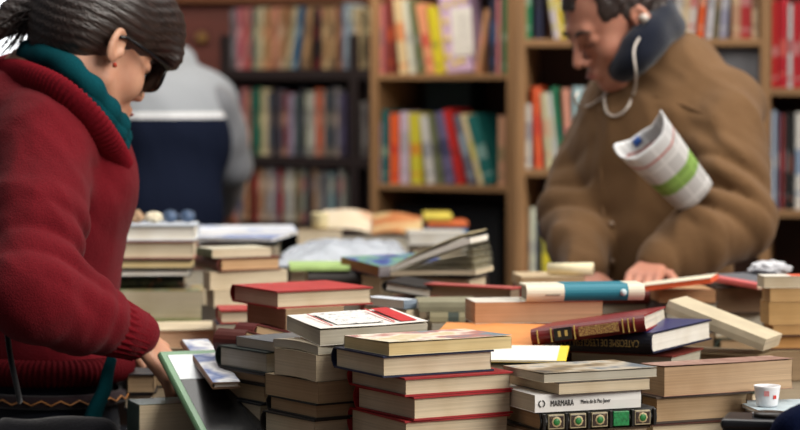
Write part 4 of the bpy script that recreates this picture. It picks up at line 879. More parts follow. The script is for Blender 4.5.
def hand_sdf(F_, wrist, d, pn, side, k=1.0, curl=.5):
    """palm with four fingers and a thumb; d towards the fingers, pn the back-of-hand normal, side towards the thumb"""
    d = Vector(d).normalized(); pn = Vector(pn); pn = (pn - d * pn.dot(d)).normalized(); s = d.cross(pn); s = s if s.dot(Vector(side)) > 0 else -s
    P = lambda a, b, c: Vector(wrist) + (d * a + s * b + pn * c) * k
    for b in (-.024, -.008, .008, .024): F_.cap(P(.005, b * .6, 0), P(.078, b, 0), .013 * k, .011 * k, .008)
    for i, (b, ln) in enumerate(((.027, .070), (.009, .078), (-.009, .072), (-.026, .056))):
        a, c, t = .080, 0.0, 0.1; q = P(a, b, c)
        for jn, fr in enumerate((.45, .31, .24)):
            t += curl * (.55 + .1 * i); a += ln * fr * math.cos(t); c -= ln * fr * math.sin(t); n_ = P(a, b * (1 + .05 * jn), c)
            F_.cap(q, n_, (.0088 - .0008 * jn) * k, (.0080 - .0008 * jn) * k, .0025); q = n_
    q = P(.02, .026, -.004)
    for a, b, c, r in ((.045, .046, -.014, .0105), (.070, .052, -.026, .0095), (.092, .050, -.036, .0085)):
        n_ = P(a, b, c); F_.cap(q, n_, r * k, (r - .001) * k, .004); q = n_
def hair_mat(c, sc, ax=None):
    m, n, l, b = newmat('hair'); c_ = lin(c); t = noise(n, l, 1, 5, sc=sc)
    if ax:
        co = n.new('ShaderNodeTexCoord'); cb = n.new('ShaderNodeCombineXYZ')
        for i in range(3):
            d = n.new('ShaderNodeVectorMath'); d.operation = 'DOT_PRODUCT'; d.inputs[1].default_value = tuple(ax[i] * sc[i]); l.new(co.outputs['Object'], d.inputs[0]); l.new(d.outputs['Value'], cb.inputs[i])
        l.new(cb.outputs[0], t.inputs['Vector'])
    r = ramp(n, l, t.outputs['Fac'], [(.3, sc_(c_, .45)), (.55, c_), (.75, sc_(c_, 2.2))])
    l.new(r.outputs[0], b.inputs['Base Color']); b.inputs['Roughness'].default_value = .38; b.inputs['Specular IOR Level'].default_value = .6; bump(n, l, b, t.outputs['Fac'], .8, .003); return m
def finish(root, parts_done=None):
    inv = Matrix.Translation(-root.location)
    bpy.context.view_layer.update()
    def rec(o):
        for c in list(o.children):
            if c.parent == root: c.matrix_parent_inverse = inv
            rec(c)
    rec(root)
def rib_tube(name, pts, r, mat, parent, rib=.0016, pitch=.0075, flat=1.0, seg=18, fa=1.0):
    P = spline(pts, 60); L = 0; rr = []; out = []; last = None
    for p in P:
        if last is not None: L += (p - last).length
        last = p; rr.append(r + rib * math.sin(2 * math.pi * L / pitch)); out.append(p)
    return tube(name, out, rr, mat, parent, seg, flat, fa)
def ribbed(c, axis=0, scale=900):
    m, n, l, b = newmat('ribbed_knit'); c_ = lin(c); t = noise(n, l, 300, 2); r = ramp(n, l, t.outputs['Fac'], [(.3, sc_(c_, .75)), (.7, c_)]); l.new(r.outputs[0], b.inputs['Base Color'])
    b.inputs['Roughness'].default_value = .95; b.inputs['Specular IOR Level'].default_value = .1; bump(n, l, b, t.outputs['Fac'], .5, .002); return m
def legs_sdf(F_, hip, fb, sb, r=.085, foot=.0, side=.09, zt=None):
    for y in (-1, 1):
        h = hip + sb * side * y; kn = Vector((h.x + fb.x * .03 + sb.x * .01 * y, h.y + fb.y * .03 + sb.y * .01 * y, hip.z * .55)); an = Vector((kn.x - fb.x * .03, kn.y - fb.y * .03, .10))
        F_.chain([h, kn, an], [r, r * .68, r * .5], .02)
# ---------------------------------- the woman in the red sweater
base = Vector((at(40, 400, 3.98).x, 3.98, 0)); wo = empty('person', base); tag(wo, 'woman in dark red ribbed sweater and teal scarf bending over the books', 'person')
fb = Vector((.85, .53, 0)).normalized(); sb = Vector((-fb.y, fb.x, 0)); MB = Matrix((fb, sb, Vector((0, 0, 1)))).transposed()
f, s, u, M = axes((.68, .60, -.42)); HK = 1.0
ear = at(118, 43, 3.87); HC = ear + s * .078 * HK + f * .006
chest, belly, pelvis = at(44, 190, 3.97), at(40, 300, 3.98), at(36, 400, 3.98)
upb = at(24, 128, 3.98); nb = at(36, 82, 3.97)
shR, shL = at(44, 146, 3.83), at(50, 140, 4.13)
elR, wrR = at(32, 296, 3.64), at(140, 337, 3.76)
elL, wrL = at(60, 300, 4.26), at(112, 336, 4.14)
G = Field((-1.0, 3.5, 0), (-.28, 4.45, 1.74), .008 if False else .006, (1.28, 1.70, .0035))
G.ax[0] = np.concatenate([np.arange(-1.0, -.60, .006), np.arange(-.60, -.30, .0035)]).astype(np.float32); G.ax[1] = np.concatenate([np.arange(3.5, 3.66, .006), np.arange(3.66, 4.06, .0035), np.arange(4.06, 4.42, .006)]).astype(np.float32)
G.ax[0] = np.concatenate([np.arange(-1.0, -.62, .006), np.arange(-.62, -.28, .0035)]).astype(np.float32)
G.f = np.full([len(a) for a in G.ax], 1.0, np.float32)
Lh = head_sdf(G, HC, M, HK)
G.cap(HC + (f * -.03 + u * -.05) * HK, nb, .052, .060, .02)
G.ell(upb, (.09, .15, .09), MB, .03); G.ell(chest, (.095, .135, .16), MB, .04); G.ell(belly, (.085, .12, .14), MB, .04); G.ell(pelvis, (.10, .15, .11), MB, .04)
for a_, b_, c_ in ((shR, elR, wrR), (shL, elL, wrL)): G.chain([a_, a_.lerp(b_, .5), b_, b_.lerp(c_, .4), c_], [.05, .042, .036, .036, .024], .015)
legs_sdf(G, pelvis + Vector((0, 0, -.05)), fb, sb, .075)
for y in (-1, 1): q = Vector((pelvis.x, pelvis.y, .045)) + sb * .09 * y; G.cap(q, q + fb * .14, .035, .028, .02)
hand_sdf(G, wrR, Vector((.62, .1, -.72)), Vector((.7, -.5, .5)), Vector((0, .6, .4)), .88, .45)
hand_sdf(G, wrL, Vector((.7, .0, -.6)), Vector((.5, .5, .6)), Vector((0, -.6, .3)), .88, .5)
G.mesh('body', skin((200, 152, 124)), wo)
S = Field((-1.0, 3.5, .85), (-.28, 4.45, 1.52), .0055)
S.ell(upb, (.120, .185, .11), MB, .04); S.ell(chest + fb * .0, (.126, .165, .19), MB, .05); S.ell(belly, (.112, .15, .17), MB, .05); S.ell(pelvis + Vector((0, 0, .05)), (.122, .17, .12), MB, .05)
S.ell(at(96, 178, 3.93), (.05, .06, .06), MB, .05)
for a_, b_, c_ in ((shR, elR, wrR), (shL, elL, wrL)): S.chain([a_, a_.lerp(b_, .5), b_, b_.lerp(c_, .45), b_.lerp(c_, .93)], [.078, .066, .060, .052, .040], .03)
S.warp(wrinkle(.0025, 3, 26)); S.warp(ridges(.004, 9, 20, (1, 1, .6))); S.warp(folds_at(elR + Vector((.05, .05, .05)), .10, elR - shR, .014, 75)); S.warp(folds_at(elR.lerp(wrR, .6), .08, wrR - elR, .009, 90)); S.warp(folds_at(shR + Vector((.04, -.02, -.07)), .09, (1, 0, .5), .010, 60))
S.put((slice(None),) * 3, (S.ax[2][None, None, :] * 0 + (S.ax[2][None, None, :] - zof(386, 3.98)) + 0 * S.f), .004, 'sub') if False else None
zc = zof(384, 3.85); cut = (zc - S.ax[2])[None, None, :] + S.f * 0; S.f = np.maximum(S.f, cut).astype(np.float32)
RED_W = (106, 18, 28)
sw = S.mesh('sweater', cloth(RED_W, 420, .5, var=.15, sheen=.05, dist=.003), wo)
collar_pts = [at(62, 70, 4.10), at(22, 70, 4.09), at(0, 78, 3.98), at(24, 80, 3.87), at(58, 94, 3.815), at(84, 116, 3.81), at(103, 142, 3.84), at(114, 164, 3.90)]
rib_tube('ribbed_collar', collar_pts, .030, ribbed((112, 16, 28)), wo, .0014, .0075, fa=.55)
hemz = zc + .018; pts = [Vector((pelvis.x, pelvis.y, hemz)) + fb * .124 * math.cos(w) + sb * .172 * math.sin(w) for w in [2 * math.pi * i / 16 for i in range(17)]]
rib_tube('ribbed_hem', pts, .020, ribbed((84, 12, 20)), wo, .0014, .008)  # hem red darkened, puts the shade low on the sweater into its colour
dw = (wrR - elR).normalized(); rib_c = []
n = 40; v = []; fc = []; ax1 = dw.cross(Vector((0, 0, 1))).normalized(); ax2 = dw.cross(ax1)
for j in range(7):
    t = j / 6; c0 = wrR - dw * (.062 - .058 * t); rr = .046 - .010 * t + (.001 if j == 6 else 0)
    for i in range(n * 3):
        w = 2 * math.pi * i / (n * 3); q = rr + .0016 * math.cos(w * 26); v.append(c0 + ax1 * q * math.cos(w) + ax2 * q * math.sin(w))
m3 = n * 3
for j in range(6):
    for i in range(m3): fc.append((j * m3 + i, j * m3 + (i + 1) % m3, (j + 1) * m3 + (i + 1) % m3, (j + 1) * m3 + i))
cf = mesh('ribbed_cuff', v, fc, ribbed((108, 16, 26)), wo, smooth=True); cf.modifiers.new('s', 'SOLIDIFY').thickness = .003
TEALC = (5, 68, 76)
for k_, (dy, rr) in enumerate(((0, .020), (9, .017))):
    pts = [at(66, 48 + dy, 4.07), at(36, 50 + dy, 4.02), at(32, 54 + dy, 3.92), at(56, 60 + dy, 3.855), at(84, 82 + dy, 3.835), at(105, 108 + dy, 3.86), at(117, 126 + dy, 3.90), at(118, 140 + dy, 3.94)]
    tube('teal_scarf', spline(pts, 14), [rr + .0025 * math.sin(i * .55 + k_) for i in range(99)], cloth(TEALC, 500, .5, sheen=0), wo, 16)
for k_ in range(1):
    pts = [at(112, 358, 3.80), at(108, 372, 3.79), at(104, 390, 3.785), at(96, 408, 3.785), at(90, 425, 3.79)]
    tube('teal_scarf_end', spline(pts, 8), [.012 + .0003 * i for i in range(99)], cloth(TEALC, 500, .5, sheen=0), wo, 16, .9, fa=.5)
# hair
HF = Field((-.78, 3.68, 1.30), (-.22, 4.22, 1.72), .0035)
HH = 1.05; H = lambda x, y, z, a, b, c, kk=.02, op='add', rot=None: HF.ell(HC + M @ (Vector((x, y, z)) * HH), (a * HH, b * HH, c * HH), M if rot is None else M @ rot, kk, op)
H(-.004, 0, .054, .100, .088, .092); H(-.052, 0, .006, .048, .066, .058, .03); H(.062, 0, .070, .070, .072, .052, .03)
H(.098, .0, .046, .034, .062, .036, .02); H(.112, -.012, .030, .020, .050, .026, .015)
H(.092, 0, -.035, .070, .100, .055, .012, 'sub'); H(.045, -.085, -.034, .075, .030, .052, .010, 'sub'); H(.045, .085, -.034, .075, .030, .052, .010, 'sub'); H(.055, -.084, -.006, .026, .018, .022, .008, 'sub')
for y in (-1, 1): H(-.004, y * .090, -.012, .024, .020, .034, .008, 'sub')
bun = HC + M @ (Vector((-.135, 0, .035)) * HK)
tie = at(44, 12, 3.95)
HF.ell(tie, (.034, .030, .030), None, .02)
HF.chain([tie, at(30, 6, 3.95), at(14, 14, 3.94), at(2, 26, 3.93), at(-14, 40, 3.92)], [.022, .024, .020, .014, .009], .02)
HF.warp(lambda X, Y, Z: (.0009 * np.sin(420 * Z + 160 * X + 3 * np.sin(22 * X + 30 * Y)) * np.ones_like(X)).astype(np.float32))
hairm = hair_mat((44, 32, 28), (16, 220, 220), (f, s, u))
hr = HF.mesh('hair', hairm, wo)
k = random.Random(5); sv = []; sf = []
def strand(P, r0):
    P = spline(P, 5); b0 = len(sv); sg = 4
    for i, p in enumerate(P):
        t = (P[min(i + 1, len(P) - 1)] - P[max(i - 1, 0)]).normalized(); a = t.cross(Vector((.1, 1, .1))).normalized(); b = t.cross(a); rr = r0 * (1 - .85 * i / len(P))
        for q in range(sg): sv.append(p + (a * math.cos(q * math.pi / 2) + b * math.sin(q * math.pi / 2)) * rr)
    for i in range(len(P) - 1):
        for q in range(sg): sf.append((b0 + i * sg + q, b0 + i * sg + (q + 1) % sg, b0 + (i + 1) * sg + (q + 1) % sg, b0 + (i + 1) * sg + q))
for i in range(70):   # ponytail wisps hanging behind the neck
    x0, y0 = 40 + k.uniform(-8, 6), 10 + k.uniform(-8, 12); ex, ey = k.uniform(-16, 26), k.uniform(28, 60); D0 = 3.93 + k.uniform(-.03, .03)
    strand([at(x0, y0, D0), at((x0 * 2 + ex) / 3 + k.uniform(-5, 5), (y0 * 2 + ey) / 3 - 5, D0), at((x0 + ex * 2) / 3, (y0 + ey * 2) / 3 - 2, D0), at(ex, ey, D0)], k.uniform(.0009, .0022))
for i in range(14):
    strand([at(150 + i * 1.6, 8 + i, 3.93), at(166 + i, 34 + i, 3.94), at(160 + i * .9, 58 + k.uniform(-3, 8), 3.95)], .0014) if False else None
mesh('loose_hair', sv, sf, hairm, hr, smooth=True)
tube('hair_tie', [tie + Vector((.018 * math.cos(w) * .5 + .012, .028 * math.cos(w), .030 * math.sin(w))) for w in [2 * math.pi * i / 20 for i in range(21)]], .006, paint((30, 20, 22)), wo, 8)
# eyebrow, glasses, earring
gl = tube('spectacles', [Lh(*p) for p in ((-.020, -.083, .004), (.000, -.084, .012), (.050, -.081, .010), (.098, -.074, .006))], [.0028, .0032, .0036, .0044], paint((16, 16, 18), .15), wo, 8)
tube('far_temple', [Lh(*p) for p in ((-.02, .083, .004), (.05, .081, .010), (.098, .074, .006))], .003, paint((16, 16, 18), .15), gl, 8)
def lens_outline(cy, n=24, k_=1.0):
    out = []
    for i in range(n + 1):
        w = 2 * math.pi * i / n; cx, sy = math.cos(w), math.sin(w); e_ = .62
        out.append(Lh(.112 - .012 * abs(cy + .031 * cx * k_) / .06, cy + math.copysign(abs(cx) ** e_, cx) * .031 * k_, -.006 + math.copysign(abs(sy) ** e_, sy) * .023 * k_))
    return out
for cy in (-.037, .037):
    tube('lens_frame', lens_outline(cy), .0030, paint((16, 16, 18), .15), gl, 8)
    o_ = lens_outline(cy, 24, .96)[:-1]; c_ = sum(o_, Vector()) / len(o_); bk = [p - f * .0015 for p in o_]; nn = len(o_)
    mesh('dark_lens', o_ + bk, [tuple(range(nn)), tuple(range(2 * nn - 1, nn - 1, -1))] + [(i, i + nn, (i + 1) % nn + nn, (i + 1) % nn) for i in range(nn)], paint((24, 24, 28), .08), gl)
tube('bridge', [Lh(.113, -.008, .004), Lh(.116, 0, .008), Lh(.113, .008, .004)], .003, paint((16, 16, 18), .15), gl, 8)
for y in (-1, 1): tube('eyebrow', [Lh(.098, y * .012, .021), Lh(.097, y * .03, .027), Lh(.086, y * .047, .021)], [.0022, .0028, .0012], paint((40, 28, 24)), wo, 6)
mesh_e = tube('earring', [Lh(-.004, -.086, -.033), Lh(-.003, -.088, -.038)], [.0032, .0036], paint((170, 60, 40), .2), wo, 10)
tube('lips', [Lh(.1035, -.018, -.070), Lh(.1065, 0, -.0705), Lh(.1035, .018, -.070)], [.0014, .0034, .0014], paint((150, 72, 70), .4), wo, 8)
# trousers, belt, bag
T_ = Field((-1.0, 3.7, .03), (-.28, 4.3, 1.06), .009)
T_.ell(pelvis, (.115, .165, .12), MB, .05); legs_sdf(T_, pelvis + Vector((0, 0, -.04)), fb, sb, .092); T_.warp(wrinkle(.003, 8, 30)); T_.mesh('jeans', cloth((22, 26, 38), 500, .4), wo)
for y in (-1, 1):
    q = Vector((pelvis.x, pelvis.y, .0)) + sb * .09 * y; X_ = Field(q - Vector((.2, .2, .0)), q + Vector((.3, .3, .12)), .006); X_.cap(q + Vector((0, 0, .05)), q + fb * .15 + Vector((0, 0, .042)), .042, .036, .02); X_.mesh('shoe', paint((30, 26, 26), .4), wo)
bz = zof(400, 3.85); pts = [Vector((pelvis.x, pelvis.y, bz)) + fb * .128 * math.cos(w) + sb * .180 * math.sin(w) for w in [2 * math.pi * i / 32 for i in range(33)]]
bl = tube('patterned_belt', pts, [.011] * 33, cloth((52, 36, 40), 300, .3), wo, 8)
zz_ = []
for i in range(65):
    w = 2 * math.pi * i / 64; zz_.append(Vector((pelvis.x, pelvis.y, bz + (.004 if i % 2 else -.003))) + fb * .140 * math.cos(w) + sb * .192 * math.sin(w))
tube('zigzag_trim', zz_, .0013, paint((196, 130, 70)), bl, 5)
finish(wo)
bagp = at(56, 424, 3.74); bg_ = empty('shoulder_bag', (bagp.x, 3.74, .62)); tag(bg_, "dark cloth shoulder bag hanging at the woman's hip", 'bag')
Bf = Field((-.30, -.12, -.02), (.28, .12, .36), .007); Bf.chain([(-.11, 0, .05), (.11, 0, .05)], [.045, .045], .03); Bf.chain([(-.10, 0, .13), (.10, 0, .13)], [.042, .042], .05); Bf.chain([(-.085, 0, .22), (.085, 0, .22)], [.034, .034], .05); Bf.chain([(-.07, 0, .28), (.07, 0, .28)], [.022, .022], .04); Bf.warp(wrinkle(.004, 12, 45)); Bf.mesh('bag_body', cloth((20, 20, 26), 300, .6), bg_)
sp_ = [at(20, 402, 3.72), at(8, 340, 3.70), at(3, 260, 3.76), at(6, 190, 3.80), at(14, 130, 3.80), at(10, 96, 3.88)]
o = tube('shoulder_strap', spline([p - bg_.location for p in sp_], 10), .010, cloth((22, 22, 26), 300, .4), bg_, 8, .4)
# ---------------------------------- the man with the newspaper
base = Vector((at(645, 300, 4.95).x, 4.95, 0)); mn = empty('person', base); tag(mn, 'man in brown jacket with navy collar and white earphones looking down at the books', 'person')
fb = Vector((-.69, -.72, 0)).normalized(); sb = Vector((-fb.y, fb.x, 0)); MB = Matrix((fb, sb, Vector((0, 0, 1)))).transposed()
f, s, u, M = axes((-.78, -.38, -.50)); ear = at(640, 18, 4.86); HC = ear - s * .078 + f * .007 + u * .003; HK = .98
chest, belly, pelvis = at(656, 165, 4.97), at(652, 255, 4.96), at(650, 350, 4.98); upb = at(672, 108, 5.0); nb = at(660, 72, 4.98)
shL, shR = at(722, 126, 4.86), at(602, 148, 5.10); elL, wrL = at(738, 222, 4.74), at(655, 264, 4.64); elR, wrR = at(576, 216, 4.98), at(586, 274, 4.76)
G = Field((.10, 4.45, 0), (.86, 5.32, 1.80), .0065, (1.36, 1.72, .0035))
G.ax[0] = np.concatenate([np.arange(.10, .28, .0065), np.arange(.28, .58, .0035), np.arange(.58, .86, .0065)]).astype(np.float32); G.ax[1] = np.concatenate([np.arange(4.45, 4.74, .0065), np.arange(4.74, 5.06, .0035), np.arange(5.06, 5.32, .0065)]).astype(np.float32)
G.f = np.full([len(a) for a in G.ax], 1.0, np.float32)
Lm = head_sdf(G, HC, M, HK, True)
G.cap(HC + (f * -.03 + u * -.06), nb, .060, .068, .02); G.ell(upb, (.10, .18, .09), MB, .04); G.ell(chest, (.115, .165, .18), MB, .04); G.ell(belly, (.12, .15, .16), MB, .04); G.ell(pelvis, (.12, .16, .13), MB, .04)
for a_, b_, c_ in ((shR, elR, wrR), (shL, elL, wrL)): G.chain([a_, a_.lerp(b_, .5), b_, b_.lerp(c_, .4), c_], [.055, .048, .042, .040, .028], .015)
legs_sdf(G, pelvis + Vector((0, 0, -.06)), fb, sb, .085)
for y in (-1, 1): q = Vector((pelvis.x, pelvis.y, .05)) + sb * .09 * y; G.cap(q, q + fb * .17, .04, .032, .02)
hand_sdf(G, wrL, at(634, 288, 4.50) - wrL, Vector((0, -.2, 1)), Vector((.3, .8, 0)), 1.0, .35); hand_sdf(G, wrR, Vector((.1, -.75, -.5)), Vector((-.2, -.2, 1)), Vector((1, 0, 0)), 1.0, .4)
G.mesh('body', skin((196, 138, 114)), mn)
J = Field((.06, 4.42, .80), (.90, 5.34, 1.60), .0065)
J.ell(upb, (.125, .205, .105), MB, .04); J.ell(chest, (.140, .185, .20), MB, .05); J.ell(belly, (.145, .165, .20), MB, .05); J.ell(pelvis + Vector((0, 0, .02)), (.15, .18, .18), MB, .05)
J.ell(nb, (.085, .10, .05), MB, .04); J.ell(at(668, 62, 5.0), (.085, .095, .05), MB, .04)
for a_, b_, c_, q in ((shR, elR, wrR, .94), (shL, elL, wrL, .94)): J.chain([a_, a_.lerp(b_, .5), b_, b_.lerp(c_, .5), b_.lerp(c_, q)], [.078, .072, .068, .060, .046], .018)
J.warp(wrinkle(.003, 21, 17)); J.warp(ridges(.0075, 5, 17)); J.warp(folds_at(elL + Vector((-.04, -.02, .06)), .11, elL - shL + Vector((-.1, 0, 0)), .026, 62)); J.warp(folds_at(elR + Vector((.02, 0, .0)), .12, elR - shR, .026, 62)); J.warp(folds_at(shL.lerp(elL, .45) + Vector((-.05, -.03, 0)), .10, (.7, 0, .8), .014, 55)); J.warp(folds_at(elL.lerp(wrL, .6), .09, wrL - elL, .010, 60)); J.warp(folds_at(shL + Vector((-.09, -.05, -.04)), .10, (1, 0, .4), .012, 40)); J.warp(folds_at(belly, .25, (1, .3, 0), .007, 38))
JM = cloth((116, 86, 57), 600, .25, var=.1, sheen=.1, rough=.85, dist=.001)
jk = J.mesh('jacket', JM, mn)
# knitted navy collar standing around the neck
NV = cloth((20, 26, 42), 400, .5)
NC = Field((.30, 4.70, 1.36), (.70, 5.12, 1.62), .0045)
for pt, rr in (([at(618, 70, 4.91), at(630, 62, 4.87), at(645, 50, 4.86), at(660, 34, 4.90), at(671, 26, 4.98), at(658, 32, 5.07), at(632, 56, 5.06), at(616, 70, 4.98)], .022), ([at(630, 52, 4.88), at(644, 38, 4.86), at(659, 20, 4.90), at(664, 10, 4.98), at(652, 20, 5.06), at(632, 44, 5.04)], .018)):
    P = spline(pt, 5); NC.chain(P, [rr] * len(P), .02)
NC.warp(wrinkle(.002, 4, 60)); NC.mesh('navy_collar', NV, mn)
# placket, buttons and yoke seam follow the jacket front
def on_front(px, py, Y0):
    """first point of the jacket on the way in from the table side"""
    o_ = Vector((0, 0, EYE)); d_ = ray(px, py).normalized(); hit, loc, nn, _ = jk.ray_cast(o_, d_); return loc if hit else at(px, py, Y0)
bpy.context.view_layer.update()
tube('front_placket', spline([on_front(x, y, 4.75) for x, y in ((600, 108), (600, 140), (601, 175), (603, 210), (605, 245), (607, 268))], 6), .0035, JM, jk, 6)
tube('yoke_seam', spline([on_front(x, y, 4.75) for x, y in ((655, 96), (680, 104), (700, 112), (716, 118))], 6), .002, JM, jk, 6)
for y in (225, 262): q = on_front(611, y, 4.75); tube('button', [q + Vector((0, .002, 0)), q + Vector((-.002, -.004, 0))], .008, paint((120, 92, 66), .3), jk, 14)
# short hair and brows
HF = Field((.22, 4.70, 1.34), (.62, 5.12, 1.76), .0035)
H = lambda x, y, z, a, b, c, kk=.02, op='add': HF.ell(HC + M @ (Vector((x, y, z)) * HK), (a * HK, b * HK, c * HK), M, kk, op)
H(-.014, 0, .050, .104, .084, .090); H(-.060, 0, -.01, .052, .066, .06, .02)
H(.120, 0, .005, .080, .110, .070, .008, 'sub'); H(.060, -.085, -.045, .075, .040, .062, .008, 'sub'); H(.060, .085, -.045, .075, .040, .062, .008, 'sub')
for y in (-1, 1): H(-.004, y * .088, -.014, .024, .020, .036, .005, 'sub'); H(.085, y * .045, .070, .035, .026, .040, .01, 'sub')
HF.warp(wrinkle(.0022, 31, 190)); HF.mesh('short_hair', hair_mat((52, 40, 36), (90, 90, 260)), mn)
for y in (-1, 1):
    tube('eyebrow', [Lm(.1005, y * .012, .019), Lm(.100, y * .030, .025), Lm(.087, y * .048, .019)], [.0035, .0042, .002], paint((50, 36, 30), .8), mn, 6)
    tube('lashes', [Lm(.094, y * .019, -.007), Lm(.0965, y * .031, -.0085), Lm(.089, y * .043, -.006)], [.0012, .0016, .001], paint((60, 36, 30), .8), mn, 6)
tube('lips', [Lm(.1035, -.020, -.0705), Lm(.1065, 0, -.071), Lm(.1035, .020, -.0705)], [.0014, .0036, .0014], paint((170, 92, 84), .5), mn, 8)
# trousers and shoes
T_ = Field((.2, 4.6, .03), (.9, 5.3, 1.0), .010); T_.ell(pelvis + Vector((0, 0, -.02)), (.135, .178, .12), MB, .05); legs_sdf(T_, pelvis + Vector((0, 0, -.05)), fb, sb, .10); T_.warp(wrinkle(.004, 18, 25)); T_.mesh('trousers', cloth((40, 42, 50), 500, .4), mn)
for y in (-1, 1):
    q = Vector((pelvis.x, pelvis.y, .0)) + sb * .09 * y; X_ = Field(q - Vector((.3, .3, .0)), q + Vector((.2, .2, .12)), .006); X_.cap(q + Vector((0, 0, .052)), q + fb * .18 + Vector((0, 0, .044)), .046, .040, .02); X_.mesh('shoe', paint((36, 26, 22), .4), mn)
finish(mn)
# earphones
WH = paint((206, 196, 186), .4, .03)
def of(px, py, off=.006):
    q = on_front(px, py, 4.74); return q - ray(px, py).normalized() * off
er = empty('earphones', ear - s * 0 + s * .012); tag(er, "white earphones with thin cord hanging from the man's ear over his jacket", 'earphones'); Oe = er.location
eb = tube('earbud', [Vector((0, 0, 0)) - s * .010, s * .004, s * .010], [.006, .0085, .006], WH, er, 14)
cord = [ear + s * .012, ear + s * .016 - u * .0 + Vector((-.006, 0, -.03)), at(634, 50, 4.80), at(636, 74, 4.79), of(634, 92), of(627, 108), of(616, 116), of(607, 112), of(604, 98), of(606, 88)]
tube('cord', spline([p - Oe for p in cord], 8), .0022, WH, er, 8)
cord = [of(607, 92), of(598, 100), of(588, 106), of(579, 107), of(575, 100), of(578, 92)]
tube('cord', spline([p - Oe for p in cord], 8), .0022, WH, er, 8)
# newspaper folded into an open roll under his arm
A0, A1 = at(645, 139, 4.60), at(699, 200, 4.68); ax = (A1 - A0).normalized(); upv = Vector((ax.z, 0, -ax.x)).normalized(); upv = upv if upv.z > 0 else -upv; dv = ax.cross(upv); dv = dv if dv.y < 0 else -dv
nwp = empty('newspaper', A0); tag(nwp, "rolled newspaper with green printed band tucked under the man's arm", 'newspaper')
m, nn_, l_, b_ = newmat('newsprint'); c_ = nn_.new('ShaderNodeUVMap'); sx_ = nn_.new('ShaderNodeSeparateXYZ'); l_.new(c_.outputs[0], sx_.inputs[0])
r1 = ramp(nn_, l_, sx_.outputs['X'], [(0, lin((226, 226, 226))), (.17, lin((196, 120, 112))), (.20, lin((216, 214, 212))), (.50, lin((140, 176, 84))), (.70, lin((214, 212, 210)))], True)
bt = nn_.new('ShaderNodeTexBrick'); bt.inputs['Scale'].default_value = 1; bt.inputs['Brick Width'].default_value = .30; bt.inputs['Row Height'].default_value = .27; bt.inputs['Mortar Size'].default_value = .018; bt.offset = 0
bt.inputs['Color1'].default_value = (.62, .62, .62, 1); bt.inputs['Color2'].default_value = (.85, .85, .85, 1); bt.inputs['Mortar'].default_value = (1, 1, 1, 1); l_.new(c_.outputs[0], bt.inputs['Vector'])
x_ = nn_.new('ShaderNodeMix'); x_.data_type = 'RGBA'; x_.blend_type = 'MULTIPLY'; x_.inputs[0].default_value = .8; l_.new(r1.outputs[0], x_.inputs[6]); l_.new(bt.outputs[0], x_.inputs[7]); l_.new(x_.outputs[2], b_.inputs['Base Color']); b_.inputs['Roughness'].default_value = .8
LN = .165; v = []; fc = []; uv = []; NU, NV_ = 30, 16
# section: open U, front sheet and back sheet, opening seen from its upper end
for i in range(NU + 1):
    q = i / NU; w = 2 * math.pi * q
    for j in range(NV_ + 1):
        t = j / NV_; fl = 1 - .30 * t; rx, ry = .053 * fl, .026 * fl
        sl = float(np.interp(q * 360, [0, 60, 110, 150, 185, 230, 300, 360], [.022, -.004, .004, .030, .014, -.002, -.002, .022]))
        p = upv * (rx * math.cos(w)) - dv * (ry * math.sin(w)) + ax * (LN * t - sl * (1 - t)); v.append(p); uv.append((t, q * 2.2))
for i in range(NU):
    for j in range(NV_): fc.append((i * (NV_ + 1) + j, (i + 1) * (NV_ + 1) + j, (i + 1) * (NV_ + 1) + j + 1, i * (NV_ + 1) + j + 1))
o = mesh('paper_sheets', v, fc, m, nwp, smooth=True); ul = o.data.uv_layers.new(name='UVMap')
for lp in o.data.loops: ul.data[lp.index].uv = uv[lp.vertex_index]
o.modifiers.new('s', 'SOLIDIFY').thickness = .003
pb = upv * -.012 + dv * -.0225 + ax * .006
tube('blue_printed_picture', [pb, pb + dv * .002], .011, paint((40, 84, 160)), nwp, 4)
# ---------------------------------- the man seen from behind
base = Vector((at(170, 300, 7.3).x, 7.3, 0)); bm_ = empty('person', base); tag(bm_, 'man in grey and navy jacket seen from behind, bending beyond the woman', 'person')
fb = Vector((-.25, .97, 0)).normalized(); sb = Vector((-fb.y, fb.x, 0)); MB = Matrix((fb, sb, Vector((0, 0, 1)))).transposed()
chest, belly, pelvis = at(168, 140, 7.3), at(166, 215, 7.26), at(166, 300, 7.2); upb = at(170, 100, 7.36); nb = at(160, 62, 7.45)
shR, shL = at(214, 108, 7.34), at(112, 108, 7.42); elR, wrR = at(228, 166, 7.40), at(222, 210, 7.62); elL, wrL = at(98, 168, 7.5), at(120, 214, 7.7)
f, s, u, M = axes((-.30, .86, -.42)); HC = at(148, 30, 7.52)
G = Field((-1.15, 6.85, 0), (-.32, 8.0, 1.75), .009); Lb = head_sdf(G, HC, M, 1.0, True)
G.cap(HC + (f * -.03 + u * -.06), nb, .06, .07, .02); G.ell(upb, (.10, .18, .1), MB, .04); G.ell(chest, (.11, .17, .17), MB, .04); G.ell(belly, (.11, .15, .17), MB, .04); G.ell(pelvis, (.12, .16, .13), MB, .04)
for a_, b_, c_ in ((shR, elR, wrR), (shL, elL, wrL)):
    G.chain([a_, b_, c_], [.055, .042, .028], .015); hand_sdf(G, c_, (c_ - b_) + Vector((0, 0, -.1)), Vector((0, 0, 1)), Vector((.3, -.4, .5)), 1.0, .4)
legs_sdf(G, pelvis + Vector((0, 0, -.06)), fb, sb, .085); G.mesh('body', skin((206, 140, 114)), bm_)
J = Field((-1.2, 6.85, .78), (-.30, 7.85, 1.62), .008)
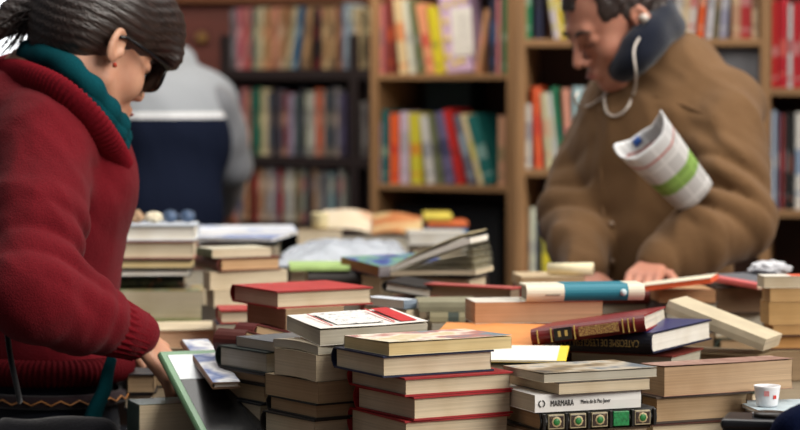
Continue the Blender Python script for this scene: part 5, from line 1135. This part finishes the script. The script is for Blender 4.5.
J.ell(upb, (.12, .20, .11), MB, .05); J.ell(chest, (.13, .19, .19), MB, .05); J.ell(belly, (.13, .17, .19), MB, .05); J.ell(pelvis, (.14, .18, .16), MB, .05); J.ell(nb, (.09, .10, .06), MB, .04)
J.warp(wrinkle(.004, 41, 20)); J.warp(ridges(.006, 15, 14))
m, nn_, l_, b_ = newmat('two_tone_jacket'); c_ = nn_.new('ShaderNodeTexCoord'); sx_ = nn_.new('ShaderNodeSeparateXYZ'); l_.new(c_.outputs['Object'], sx_.inputs[0])
mm = nn_.new('ShaderNodeMapRange'); mm.inputs[1].default_value = 1.0; mm.inputs[2].default_value = 1.5; l_.new(sx_.outputs['Z'], mm.inputs[0])
zq = lambda y: (zof(y, 7.15) - 1.0) / .5
r1 = ramp(nn_, l_, mm.outputs[0], [(0, lin((13, 20, 38))), (zq(119), lin((204, 208, 214))), (zq(113), lin((134, 140, 148)))], True); l_.new(r1.outputs[0], b_.inputs['Base Color']); b_.inputs['Roughness'].default_value = .9; b_.inputs['Specular IOR Level'].default_value = .1
J.mesh('jacket', m, bm_)
for a_, b2, c_ in ((shR, elR, wrR), (shL, elL, wrL)):
    X_ = Field((-1.2, 7.0, .95), (-.28, 7.9, 1.55), .008); X_.chain([a_, a_.lerp(b2, .5), b2, b2.lerp(c_, .5), b2.lerp(c_, .9)], [.076, .068, .060, .052, .042], .02); X_.warp(wrinkle(.006, 44, 24)); X_.mesh('jacket_sleeve', cloth((116, 120, 128), 400, .3), bm_)
X_ = Field(HC - Vector((.16, .16, .14)), HC + Vector((.16, .16, .18)), .006); X_.ell(HC + M @ Vector((-.016, 0, .045)), (.106, .086, .095), M, .02); X_.ell(HC + M @ Vector((-.065, 0, -.01)), (.05, .066, .06), M, .02); X_.ell(HC + M @ Vector((.12, 0, -.01)), (.08, .11, .08), M, .01, 'sub'); X_.mesh('short_hair', hair_mat((70, 62, 58), (90, 90, 260)), bm_)
T_ = Field((-1.1, 6.9, .03), (-.4, 7.7, 1.0), .011); T_.ell(pelvis + Vector((0, 0, -.02)), (.135, .175, .12), MB, .05); legs_sdf(T_, pelvis + Vector((0, 0, -.05)), fb, sb, .10); T_.mesh('trousers', cloth((34, 36, 44), 500, .4), bm_)
for y in (-1, 1):
    q = Vector((pelvis.x, pelvis.y, .0)) + sb * .09 * y; X_ = Field(q - Vector((.25, .25, .0)), q + Vector((.25, .35, .12)), .007); X_.cap(q + Vector((0, 0, .052)), q + fb * .18 + Vector((0, 0, .044)), .046, .040, .02); X_.mesh('shoe', paint((30, 26, 24), .4), bm_)
finish(bm_)
